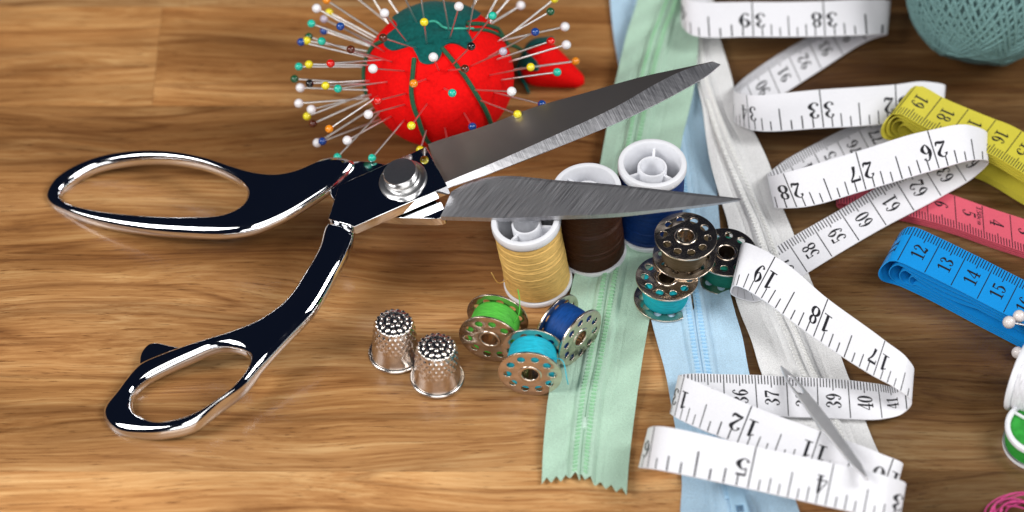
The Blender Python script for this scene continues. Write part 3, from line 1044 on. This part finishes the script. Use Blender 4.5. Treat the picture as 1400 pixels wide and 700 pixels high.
PROTO = {}
T_GREEN = thread_mat('bright_green_thread', (0.10, 0.52, 0.06))
T_CYAN = thread_mat('turquoise_thread', (0.02, 0.50, 0.66))
T_BLUE = thread_mat('royal_blue_thread', (0.004, 0.055, 0.24))
T_TEAL = thread_mat('teal_thread', (0.01, 0.36, 0.42))
T_DGREEN = thread_mat('emerald_thread', (0.008, 0.16, 0.11))
T_OLIVE = thread_mat('olive_brown_thread', (0.085, 0.06, 0.03))


def lying(label, mx, my, d, spin, tmat, tail=None, h=B_R, tr=7.6):
    d = norm(np.array([d[0], d[1], 0.0]))
    c = at(mx, my, h)
    return bobbin(label, c - d * B_H / 2, d, spin, tmat, tr, tail)


lying('metal bobbin of bright green thread lying on its side', 675, 448, (-2.9, -11.0), 0.2, T_GREEN, tail=[(7, 2, 6), (9.5, 6, 4), (9.5, 9, 1), (8.5, 11, -2)])
lying('metal bobbin of turquoise thread lying nearest the thimbles', 727, 495, (-1.2, -11.0), 0.1, T_CYAN, tail=[(7, 3, 6), (10.8, 5, 9), (12, 0, 12), (12, -4, 11)])
lying('metal bobbin of royal blue thread leaning on the green zipper edge', 777, 451, (8.5, -7.6), 0.35, T_BLUE, h=B_R + .7)
bobbin('metal bobbin of teal thread at the bottom of the stack', at(909, 410, 2.2), (0.03, 0.02, 1), 0.3, T_TEAL)
bobbin('metal bobbin of emerald thread standing behind the stack by the white tape', at(989, 372, 1.8), (0.05, -0.06, 1), 0.1, T_DGREEN)
bobbin('metal bobbin of olive brown thread resting on top of two others', at(935, 351, 13.2), (0.02, -0.05, 1), 0.15, T_OLIVE)

# flat plastic bobbin of green thread at the edge of the picture
p = at(1420, 608, 0.0)
gb = thing('plastic_bobbin', 'flat white-rimmed plastic bobbin wound with green thread', 'bobbin', p)
mb = MB(); mb.lathe([(9.8, 8.2), (10.2, 9.0), (11.0, 9.2), (11.6, 8.8), (11.6, 7.4), (9.8, 7.2)], 56); mb.lathe([(11.6, 1.6), (11.6, .2), (11.2, 0), (3, 0)][::-1], 56)
mb.build('rim', WHITE_PLASTIC, gb)
mb = MB(); mb.lathe([(10.9, 1.6), (10.9, 7.3)], 56); mb.lathe([(10.4, 7.8), (2.0, 7.9)], 56)
mb.build('thread', thread_mat('grass_green_thread', (0.03, 0.30, 0.04)), gb)
for a in (R_(142), R_(22), R_(262)):
    mb = MB()
    d = np.array([math.cos(a), math.sin(a), 0])
    mb.box(d * 6.3 + np.array([0, 0, 8.5]), d * 4.6, np.array([-d[1], d[0], 0]) * .35, (0, 0, .4))
    mb.build('spoke', WHITE_PLASTIC, gb, smooth=0)

# pink thread lying loose at the near corner
mb = MB()
for k in range(9):
    c = at(1396 + random.uniform(-8, 14), 706 + random.uniform(-4, 8), 1.5)
    rr = random.uniform(6, 11)
    a0 = random.uniform(0, 6)
    path = [c + np.array([rr*math.cos(a0 + t), rr*.8*math.sin(a0 + t), 1.2 + 1.2*math.sin(2*t + k)]) for t in np.linspace(0, 2*PI*.95, 30)]
    mb.tube(path, 0.28, 5)
o = mb.build('thread_tangle', thread_mat('pink_thread', (0.55, 0.06, 0.22)), None, origin=at(1396, 706, 0))
o.location = Vector(at(1396, 706, 0)) * S
tag(o, 'loose tangle of pink thread on the dark wood', 'thread')

# ------------------------------------------------------------------ thimbles
def thimble_mesh():
    prof = [(8.05, 1.0), (8.0, 1.4), (7.75, 2.2), (7.45, 4.5), (7.15, 7.5), (6.85, 10.5), (6.6, 13.0), (6.3, 14.6), (5.7, 15.6), (4.6, 16.1), (3.0, 16.35), (1.4, 16.45), (0.05, 16.5)]
    P = hermite(np.array([(r, z, 0) for r, z in prof]), 8)[:, :2]
    s = np.concatenate([[0], np.cumsum(np.linalg.norm(np.diff(P, axis=0), axis=1))])
    ss = np.arange(0, s[-1], .22)
    P = np.stack([np.interp(ss, s, P[:, k]) for k in range(2)], 1)
    T = norm(np.gradient(P, axis=0)); Nn = np.stack([T[:, 1], -T[:, 0]], 1)
    seg = 200
    th = np.linspace(0, 2*PI, seg, endpoint=False)
    disp = np.zeros((len(ss), seg))
    pitch = 1.62
    row, sr = 0, s[-1] - .1
    while sr > s[-1] - 16.0:
        r = np.interp(sr, ss, P[:, 0])
        dome = r < 6.4 and sr > s[-1] - 6.6
        n = max(1, round(2*PI*r/1.95)) if dome else 21
        ph = row * PI / n if not dome else row * .9
        dth = (th - ph + PI / n) % (2*PI/n) - PI / n
        d2 = (dth[None] * np.maximum(P[:, :1], .3)) ** 2 + (ss[:, None] - sr) ** 2
        amp = .40 if dome else .34 * np.clip((sr - (s[-1] - 16.5)) / 5, 0.25, 1)
        disp += amp * np.exp(-(d2 / .58 ** 2) ** 1.25)
        sr -= 1.95 if dome else pitch
        row += 1
    G = np.zeros((len(ss), seg, 3))
    rr = P[:, :1] + Nn[:, :1] * disp; zz = P[:, 1:] + Nn[:, 1:] * disp
    G[..., 0] = rr * np.cos(th); G[..., 1] = rr * np.sin(th); G[..., 2] = zz
    return G


TG = thimble_mesh()


def thimble(label, px, py, rot):
    root = thing('thimble', label, 'thimble', at(px, py, 0), 'steel thimbles', Matrix.Rotation(rot, 3, 'Z').to_quaternion())
    if 'th' not in PROTO:
        mb = MB(); mb.grid(TG, cv=True, flip=True)
        mb.lathe([(7.6, 1.0), (6.9, 8), (6.2, 14.0), (3, 15.6), (.05, 15.7)][::-1], 48)
        a = mb.build('cup', THIMBLE, root, smooth=80)
        mb = MB(); t = np.linspace(0, 2*PI, 15)
        mb.lathe([(8.15 + .78*math.cos(x), .8 + .8*math.sin(x)) for x in t], 72)
        b = mb.build('rolled_rim', THIMBLE, root, smooth=80)
        PROTO['th'] = (a, b)
    else:
        for o in PROTO['th']:
            c = o.copy(); COL.objects.link(c); c.parent = root


thimble('steel thimble standing behind the other, farther from the bobbins', 540.5, 485, 0.0)
thimble('steel thimble standing in front, next to the bobbins', 598, 518, 1.1)

# ------------------------------------------------------------------ tomato pincushion
PC = at(601, 103, 24.0)
PA = np.array([25.6, 25.6, 24.0])


def cushion_r(d):
    """Distance from the cushion's centre to its surface along unit direction(s) d."""
    d = np.asarray(d, float)
    base = 1.0 / np.sqrt(((d / PA) ** 2).sum(-1))
    ang = np.arctan2(d[..., 1], d[..., 0])
    hor = np.sqrt(np.clip(1 - d[..., 2] ** 2, 0, 1))
    lob = 0.028 * (np.abs(np.sin(3 * (ang - CORD0))) ** .5 - 1) * hor ** 2
    dimp = -0.07 * np.exp(-((hor) / .16) ** 2) * (d[..., 2] > 0)
    return base * (1 + lob + dimp)


CORD0 = R_(-98)


def on_cushion(px, py, off=0.0):
    d = ray(px, py)
    q, e = (CAM - PC) / PA, d / PA
    b, a, c = np.dot(q, e), np.dot(e, e), np.dot(q, q) - 1
    disc = b*b - a*c
    t = (-b - math.sqrt(max(disc, 0))) / a
    v = norm(CAM + d * t - PC)
    return PC + v * (cushion_r(v) + off)


pc_org = np.array([PC[0], PC[1], 0.0])
pcush = thing('pincushion', 'red felt tomato pincushion with green leaf cap, bristling with pins', 'pincushion', pc_org)
mb = MB()
G = []
for i in range(1, 60):
    p_ = PI * i / 60
    G.append([])
    for j in range(96):
        t = 2*PI*j/96
        d = np.array([math.sin(p_)*math.cos(t), math.sin(p_)*math.sin(t), math.cos(p_)])
        G[-1].append(PC + d * cushion_r(d))
G = np.array(G); G[..., 2] = np.maximum(G[..., 2], .15)
mb.grid(G, cv=True)
mb.f.append(tuple(range(96))); mb.m.append(0)
mb.f.append(tuple(reversed(range(58*96, 59*96)))); mb.m.append(0)
mb.build('body', FELT_RED, pcush, smooth=80, origin=pc_org)
leaf = [(534, 20), (545, 37), (531, 50), (527, 62), (535, 69), (552, 66), (562, 64), (570, 75), (575, 85), (585, 88), (596, 85), (603, 76), (606, 65), (614, 60), (626, 61),
        (638, 67), (645, 60), (641, 49), (637, 42), (637, 31), (652, 25), (657, 18), (651, 11), (638, 10), (628, 8), (617, 2), (606, 5), (590, 4), (578, 6), (566, 9), (553, 11)]
leaf = hermite(np.array([(a, b, 0) for a, b in leaf], float), 4, closed=True)
lc = np.array([596., 37.])
mb = MB()
rings = []
for f in np.linspace(0, 1, 13):
    off = 0.9 if f < .97 else 0.75
    rings.append([on_cushion(lc[0] + (q[0]-lc[0])*f, lc[1] + (q[1]-lc[1])*f, off + .5*math.sin(7*f + k*.13)*f*.4) for k, q in enumerate(leaf)])
rings.append([on_cushion(q[0], q[1], 0.0) for q in leaf])
mb.grid(np.array(rings), cv=True)
mb.build('leaf_cap', FELT_GREEN, pcush, smooth=60, origin=pc_org)


def cord(pts, r, m, off=0.5, name='cord'):
    mb = MB()
    P = hermite(np.array([(a, b, 0) for a, b in pts], float), 10)
    W_ = np.array([on_cushion(q[0], q[1], off) for q in P])
    mb.tube(W_, r, 8)
    mb.build(name, m, pcush, smooth=80, origin=pc_org)


cord([(567, 80), (565, 100), (563, 125), (566, 145), (572, 162), (577, 178), (583, 191), (590, 199)], .8, CORD_GREEN)
cord([(604, 66), (620, 85), (636, 106), (650, 128), (664, 152), (671, 170), (673, 180)], .8, CORD_GREEN)
cord([(530, 54), (512, 64), (503, 80), (499.5, 95), (499, 108), (501, 130)], .75, CORD_GREEN)
cord([(637, 34), (660, 34), (678, 39), (690, 46), (698, 58)], .75, CORD_GREEN)
cord([(587, 31), (594, 29), (600, 31), (606, 37), (613, 41), (628, 42), (645, 42)], .42, CORD_LIGHT, off=1.3, name='light_cord')
cord([(645, 42), (662, 42), (676, 46), (688, 53), (696, 63)], .6, CORD_GREEN)
mb = MB()
e0 = on_cushion(697, 58, .4); e1 = at(717, 72, 9)
mb.tube(hermite(np.array([e0, e0 + np.array([2.5, 1.0, -2]), e1]), 8), .7, 8)
mb.build('hanging_cord', CORD_GREEN, pcush, smooth=80, origin=pc_org)

# strawberry emery on its cord
so = at(722, 79, 8.5)
sd = at(799, 114, 3.0) - so
sdir = norm(sd); slen = float(np.linalg.norm(sd))
straw = thing('strawberry_charm', 'small red felt strawberry with green cap lying beside the pincushion', 'pincushion charm', so, None, Vector(sdir).to_track_quat('Z', 'Y'))
mb = MB()
pr = hermite(np.array([(.05, -1.5, 0), (4.5, -1, 0), (7.6, 2.2, 0), (8.2, 5, 0), (6.4, slen*.50, 0), (3.6, slen*.80, 0), (2.2, slen*.94, 0), (.05, slen, 0)]), 6)
mb.lathe([(q[0], q[1]) for q in pr], 40)
mb.build('body', FELT_RED, straw, smooth=80)
mb = MB()
rings = []
na = 60
for f in np.linspace(0.02, 1, 9):
    rw = []
    for k in range(na):
        a = 2*PI*k/na
        ext = f * (8.0 + 4.2 * math.cos(5*a))
        zz = -1.6 + max(0, ext - 5.0) * .9 + ext * .12
        rad = min(ext, 5.0 + (ext - 5.0) * .85) if ext > 5 else ext
        z_ = zz; rad_body = np.interp(z_, pr[:, 1], pr[:, 0])
        rad = max(rad, min(rad_body + .5, ext + 2))
        rw.append((rad * math.cos(a), rad * math.sin(a), z_ - .4))
    rings.append(rw)
mb.grid(np.array(rings), cv=True)
sc_ = mb.build('leaf_cap', FELT_GREEN, straw, smooth=60)
sc_.modifiers.new('thick', 'SOLIDIFY').thickness = .8 * S

# ------------------------------------------------------------------ ball-headed pins
HEADC = {'white': (0.82, 0.80, 0.82), 'yellow': (0.82, 0.70, 0.02), 'teal': (0.01, 0.50, 0.36), 'blue': (0.005, 0.055, 0.28), 'orange': (0.85, 0.27, 0.01),
         'red': (0.75, 0.008, 0.005), 'brown': (0.10, 0.018, 0.006), 'black': (0.006, 0.006, 0.008), 'dark green': (0.01, 0.09, 0.035), 'lavender': (0.50, 0.44, 0.54)}
HM = {k: plain(k.replace(' ', '_') + '_pin_head', v, rough=.16, var=.06, scale=500, coat=.5) for k, v in HEADC.items()}
mb = MB(); mb.tube([(0, 0, 0), (0, 0, -34), (0, 0, -38)], [.33, .30, .05], 8)
_t = mb.build('shaft', PINSTEEL, None, smooth=60)
SHAFT = _t.data; bpy.data.objects.remove(_t)
HEADS = {}
for k in HEADC:
    mb = MB(); mb.sphere((0, 0, .6), 1.62 if k == 'white' else 1.42, 20, 12)
    _t = mb.build('head', HM[k], None, smooth=80)
    HEADS[k] = _t.data; bpy.data.objects.remove(_t)
PINS = [(448.5, 1.6, 'orange', 'b'), (435, 12.6, 'white', 'b'), (452, 18, 'yellow', 'b'), (445, 27, 'lavender', 'b'), (428, 33, 'teal', 'b'), (467, 37, 'blue', 'f'), (445, 43, 'blue', 'b'),
        (424.5, 51, 'dark green', 'b'), (422, 56, 'yellow', 'f'), (414, 58, 'blue', 'b'), (442, 57, 'teal', 'f'), (481, 68, 'brown', 'f'), (525, 52, 'brown', 'f'), (526.5, 19, 'white', 'f'),
        (511, 94, 'white', 'f'), (454, 86.5, 'red', 'f'), (424.7, 88, 'yellow', 'f'), (411, 91, 'teal', 'b'), (405, 108, 'dark green', 'b'), (425.6, 114, 'black', 'f'), (413, 120, 'white', 'b'),
        (447, 117, 'yellow', 'f'), (464, 121, 'teal', 'f'), (411, 141, 'white', 'b'), (428, 149, 'white', 'f'), (422, 158, 'yellow', 'b'), (430, 168, 'brown', 'b'), (452, 175, 'orange', 'f'),
        (505, 156, 'white', 'f'), (436, 194, 'white', 'b'), (443, 192.5, 'blue', 'f'), (476.5, 191, 'white', 'f'), (510, 214.5, 'teal', 'f'), (463, 213, 'teal', 'f'), (563, 171, 'yellow', 'f'),
        (566, 114, 'orange', 'f'), (618, 127, 'teal', 'f'), (635, 94, 'brown', 'f'), (643.5, 64, 'black', 'f'), (580, 31, 'yellow', 'f'), (592.6, 78.6, 'white', 'f'), (627, 10, 'white', 'f'),
        (686.6, 71, 'lavender', 'f'), (672.5, 22.6, 'teal', 'f'), (710, 8.5, 'white', 'b'), (756, 0, 'yellow', 'f'), (750.5, 17, 'dark green', 'f'), (770, 37, 'white', 'f'), (730, 44.6, 'blue', 'f'),
        (751, 57, 'red', 'f'), (772, 62, 'white', 'f'), (784.5, 84, 'orange', 'f'), (724, 92, 'yellow', 'f'), (759.6, 99, 'teal', 'f'), (698, 125, 'white', 'f'), (739, 142, 'blue', 'f'),
        (706, 155.6, 'yellow', 'f'), (645, 172, 'blue', 34), (612.7, 197, 'blue', 35), (575, 203, 'yellow', 33), (517.5, 137, 'red', 'f'),
        (474, -14, 'white', 'b'), (497, -24, 'teal', 'b'), (514, -26, 'white', 'b'), (541, -28, 'blue', 'f'), (572, -30, 'orange', 'f'), (603, -18, 'red', 'f'), (653, -24, 'white', 'f'), (664, -22, 'teal', 'b'),
        (690, -22, 'yellow', 'b'), (708, -16, 'white', 'b')]
pin_pts = []
for i, (px, py, colr, fl) in enumerate(PINS):
    d = ray(px, py)
    rho = float(fl) if not isinstance(fl, str) else 46.0
    tc = np.dot(PC - CAM, d)
    cl = CAM + d * tc
    dm = np.linalg.norm(cl - PC)
    dl = math.sqrt(max(rho**2 - dm**2, 0))
    if fl == 'b':
        hp = cl + d * min(dl, 16)
        if hp[2] < 5:
            hp = cl
    else:
        hp = cl - d * dl
    pin_pts.append((hp, colr, px, py))
ORD = ['first', 'second', 'third', 'fourth', 'fifth', 'sixth', 'seventh', 'eighth', 'ninth', 'tenth', 'eleventh', 'twelfth', 'thirteenth', 'fourteenth', 'fifteenth', 'sixteenth', 'seventeenth', 'eighteenth', 'nineteenth', 'twentieth']
cnt = {}
order = sorted(range(len(pin_pts)), key=lambda i: (math.atan2(pin_pts[i][2] - 601, -(pin_pts[i][3] - 103)) % (2*PI)))
for i in order:
    hp, colr, px, py = pin_pts[i]
    k = cnt.get(colr, 0); cnt[colr] = k + 1
    aim = PC + rng.normal(0, 3.2, 3)
    z = norm(hp - aim)
    o = thing('ball_head_pin', '%s-headed pin in the pincushion, %s %s one clockwise from the top' % (colr, ORD[k], colr), 'pin', hp, 'ball-headed pins in the pincushion', Vector(z).to_track_quat('Z', 'Y'))
    for nm, me in (('shaft', SHAFT), ('head', HEADS[colr])):
        c = bpy.data.objects.new(nm, me); COL.objects.link(c); c.parent = o

# pearl-headed pins by the blue tape
mb = MB(); mb.sphere((0, 0, .6), 2.1, 20, 12)
_t = mb.build('pearl_head', PEARL, None, smooth=80); PHEAD = _t.data; bpy.data.objects.remove(_t)
for px, py, h, d, lab in ((1382, 441, 14.2, (-.96, .12, .12), 'pearl-headed pin on the blue tape, the lower one of two'),
                          (1396, 433, 14.2, (-.95, .25, .10), 'pearl-headed pin on the blue tape, nearer its middle'),
                          (1394, 483, 2.3, (-.9, .40, .0), 'pearl-headed pin on the wood by the white spool')):
    o = thing('pearl_head_pin', lab, 'pin', at(px, py, h), 'pearl-headed pins', Vector(d).to_track_quat('Z', 'Y'))
    for nm, me in (('shaft', SHAFT), ('pearl_head', PHEAD)):
        c = bpy.data.objects.new(nm, me); COL.objects.link(c); c.parent = o

# ------------------------------------------------------------------ large-eyed needle in the coil of tape
n0, n1 = at(1068, 502, 5.2), at(1186, 655, 24.0)
nd = norm(n1 - n0); nlen = float(np.linalg.norm(n1 - n0))
needle = thing('needle', 'large steel needle with long eye leaning across the white tape coils', 'needle', n0, None, Vector(nd).to_track_quat('Z', 'Y'))
side = np.array([1.0, 0, 0])
ol = []
for z, w in ((0, .15), (1.5, .7), (4, 1.1), (7, 1.5), (13, 1.8), (19, 1.9), (26, 2.1), (36, 2.1), (nlen - 7, 1.4), (nlen, .15)):
    ol.append((w, z))
ol = ol + [(-w, z) for w, z in reversed(ol)]
eye = [(.65, 8), (.8, 11), (.75, 15), (.35, 17.6), (-.35, 17.6), (-.75, 15), (-.8, 11), (-.65, 8), (0, 6.8)]
me = flat_shape([ol, eye], 0.85, 0.75, bres=5)
o = link('needle_body', me, NEEDLE, needle, smooth=60)
o.rotation_mode = 'QUATERNION'
# plate lies with its length along the needle axis, its face towards the viewer
X = norm(np.cross(nd, np.array([0, -.5, .8]))); Z_ = np.cross(X, nd)
Mw = Matrix(((X[0], nd[0], Z_[0]), (X[1], nd[1], Z_[1]), (X[2], nd[2], Z_[2])))
o.rotation_quaternion = needle.rotation_quaternion.inverted() @ Mw.to_quaternion()

# ------------------------------------------------------------------ ball of crochet yarn
yc = at(1346, -14, 27.5)
ball = thing('yarn_ball', 'ball of grey-teal crochet yarn with crossing strands', 'yarn ball', (yc[0], yc[1], 0))
YM = thread_mat('teal_yarn', (0.135, 0.25, 0.245), rough=.7, spark=.3)
YD = plain('teal_yarn_core', (0.05, 0.105, 0.105), .85, var=.2)
mb = MB(); mb.sphere((0, 0, 27.5), 26.2, 48, 32); mb.build('yarn_core', YD, ball, smooth=80)
axis = Vector((0.16, 0.70, 0.69)).normalized().to_track_quat('Z', 'Y').to_matrix()
mb = MB()
NW = 52
for k in range(NW):
    for beta, rr in ((R_(66), 26.7), (R_(48), 26.2)):
        if beta < R_(50) and k % 2:
            continue
        ph = 2*PI*k/NW + rng.normal(0, .012)
        nn = Vector((math.sin(beta)*math.cos(ph), math.sin(beta)*math.sin(ph), math.cos(beta)))
        nn = axis @ nn
        u = nn.orthogonal().normalized(); w = nn.cross(u)
        pts = [np.array(u*math.cos(t) + w*math.sin(t)) * (rr + .25*math.sin(5*t + k)) + np.array([0, 0, 27.5]) for t in np.linspace(0, 2*PI, 56, endpoint=False)]
        mb.tube(pts, .70, 6, closed=True)
mb.build('yarn_strands', YM, ball, smooth=80, kind='stuff')

# ------------------------------------------------------------------ dressmaking shears
pa, pb, pcn = at(200, 270, 7.5), at(240, 530, 4.6), at(760, 274, 36.6)
sn = norm(np.cross(pb - pa, pcn - pa))
if sn[2] < 0:
    sn = -sn
so_ = on_plane(551, 245, pa, sn)
sx = norm(np.array([1.0, 0, 0]) - sn * sn[0])
sy = np.cross(sn, sx)
shears = thing('shears', 'open dressmaking shears with chrome bent handles propped on the spools', 'scissors', so_, None,
               Matrix(((sx[0], sy[0], sn[0]), (sx[1], sy[1], sn[1]), (sx[2], sy[2], sn[2]))).to_quaternion())


def loc2(px, py, n=0.0):
    p = on_plane(px, py, so_ + sn * n, sn) - so_
    return np.array([np.dot(p, sx), np.dot(p, sy)])


def outline(pts, n, sub=6, closed=True):
    P = np.array([(*loc2(a, b, n), 0) for a, b in pts])
    if not sub:
        return P[:, :2]
    Q = hermite(P, 10, closed=closed)[:, :2]
    Q = np.vstack([Q, Q[:1]])
    l = np.concatenate([[0], np.cumsum(np.linalg.norm(np.diff(Q, axis=0), axis=1))])
    u = np.linspace(0, l[-1], max(24, int(l[-1] / 0.55)), endpoint=False)
    return np.stack([np.interp(u, l, Q[:, k]) for k in range(2)], 1)


z2 = lambda L: [(40 + a / 2.3333, 180 + b / 2.3333) for a, b in L]
z7 = lambda L: [(120 + a / 5.0, 450 + b / 5.0) for a, b in L]
# under half: large finger loop, shank, lower blade
big_out = z2([(48, 205), (72, 155), (130, 112), (230, 74), (350, 57), (450, 60), (560, 80), (650, 108), (720, 124), (790, 129), (850, 117), (920, 88), (965, 77), (1020, 84), (1036, 98),
              (985, 158), (905, 215), (810, 272), (712, 312), (620, 326), (500, 324), (350, 312), (200, 286), (110, 256), (62, 232)])
big_in = z2([(98, 200), (122, 165), (200, 118), (300, 94), (420, 87), (530, 101), (622, 133), (678, 168), (691, 198), (676, 230), (620, 258), (500, 266), (350, 262), (200, 246), (120, 224)])
me = rounded_plate([outline(big_out, 0.6), outline(big_in, 0.6)], 1.7, -3.4, 3.3)
h1 = flatten(link('handle', me, CHROME, shears, smooth=55))
shank = [(478, 224), (488, 221), (530, 226), (566, 243), (600, 272), (607, 284), (606, 297), (567, 299), (520, 296), (470, 284), (452, 262)]
me = flat_shape([outline(shank, -1.0, 5)], 1.9, .25, z=-2.6, bres=3)
flatten(link('shank', me, CHROME, h1, smooth=50))
# upper half: small thumb loop, neck, pivot block
sm_out = [(139, 566), (142, 554), (160, 532), (184, 502), (196, 493), (248, 473), (284, 462), (318, 450), (357, 433), (391, 407), (417, 369), (434, 339), (446, 306),
          (462, 303), (482, 314), (480, 330), (453, 384), (428, 424), (394, 460), (361, 496), (333, 530), (302, 553), (262, 583), (222, 593), (190, 594), (158, 589), (144, 578)]
sm_in = z7([(298, 510), (318, 425), (400, 345), (550, 265), (700, 198), (850, 137), (950, 128), (1050, 152), (1098, 190), (1085, 275), (1010, 382), (900, 478), (750, 565), (600, 614), (480, 628), (385, 598), (320, 560)])
me = rounded_plate([outline(sm_out, 2.2), outline(sm_in, 2.2)], 3.7, -1.9, 3.5)
h2 = flatten(link('handle', me, CHROME, shears, smooth=55))
me = flat_shape([outline(z7([(352, 190), (372, 140), (420, 95), (480, 90), (560, 108), (640, 130), (640, 190), (450, 260), (360, 260)]), 0.0, 4)], 1.6, 1.0, z=-1.4, bres=4)
flatten(link('finger_stop', me, CHROME, h2, smooth=50))
blk = outline([(463, 253), (523, 226.5), (583, 200), (597, 227), (611.5, 254.5), (548, 282), (484, 310), (449, 299), (456, 276)], 4.2, 0)
me = flat_shape([blk], 2.1, .35, z=2.2, bres=3)
flatten(link('pivot_block', me, CHROME, h2, smooth=50))
# pivot screw
pv = loc2(551, 246, 4.4)
mb = MB()
Mt = Matrix.Translation((pv[0], pv[1], 4.3))
mb.lathe([(8.1, -.2), (8.1, .5), (7.8, .75), (5.8, .8)], 64, M=Mt)
mb.build('washer', SCREW, shears, smooth=40)
mb = MB()
mb.lathe([(6.1, .75), (6.1, 1.9), (5.5, 2.1), (5.5, 2.7), (5.75, 2.9), (5.75, 4.3), (5.45, 4.7), (2.5, 4.75), (.05, 4.75)], 64, M=Mt)
scr = mb.build('pivot_screw', SCREW, shears, smooth=30)


def blade(rows, name, mats, parent):
    """rows: (spine px, bevel px, edge px) with heights n on the shears' plane -> closed loft."""
    pts = []
    for sp, bv, ed, (nt_, nb_, ne_) in rows:
        a, b, c = loc2(*sp, nt_), loc2(*bv, nt_), loc2(*ed, ne_)
        pts.append([(*a, nt_), (*b, nt_), (*c, ne_), (*c, ne_ - .35), (*a, nb_)])
    A = np.array(pts)
    A = np.stack([hermite(A[:, k], 6) for k in range(5)], 1)
    mb = MB()
    for j in range(5):
        G = np.stack([A[:, j], A[:, (j + 1) % 5]], 1)
        mb.grid(G, mi=(1 if j in (1, 2) else 0))
    k0 = len(mb.v)
    mb.add(A[0], [(0, 1, 2, 3, 4)]); mb.add(A[-1], [(4, 3, 2, 1, 0)])
    o = mb.build(name, mats, parent, smooth=0)
    bm = bmesh.new(); bm.from_mesh(o.data)
    bmesh.ops.remove_doubles(bm, verts=bm.verts, dist=2e-6)
    bmesh.ops.recalc_face_normals(bm, faces=bm.faces)
    bm.to_mesh(o.data); bm.free()
    return o


U = (2.3, .3, .75)
blade([((585, 197), (603, 252), (606, 260), U), ((602, 191), (617, 246), (620, 254), U), ((669, 170), (673, 223), (675, 235), U), ((729, 147), (747, 190), (766, 199), U),
       ((803, 126), (840, 147), (862, 159), U), ((877, 105), (905, 110), (933, 123), (2.0, .4, .8)), ((937, 92), (943, 93), (968, 102), (1.6, .5, .9)), ((974, 84), (976, 84.5), (985, 88), (1.3, .6, .9))],
      'blade', [STEEL_POL, STEEL_EDGE], shears)
Lh = (-.05, -2.0, -.25)
blade([((602, 296), (606, 288), (617, 262), Lh), ((640, 297), (643, 252), (645, 247), Lh), ((691, 298), (688, 244), (688, 240.5), Lh), ((766, 295), (764, 250), (764, 246.5), Lh),
       ((840, 292), (842, 256), (842, 252.5), Lh), ((914, 285), (920, 264.5), (920, 261), (-.1, -1.6, -.3)), ((970, 279), (975, 270), (975, 267), (-.15, -1.2, -.35)), ((1010, 273.5), (1011, 272.5), (1013, 271.5), (-.2, -.8, -.4))],
      'blade', [STEEL_BRUSH, STEEL_BRUSH], shears)
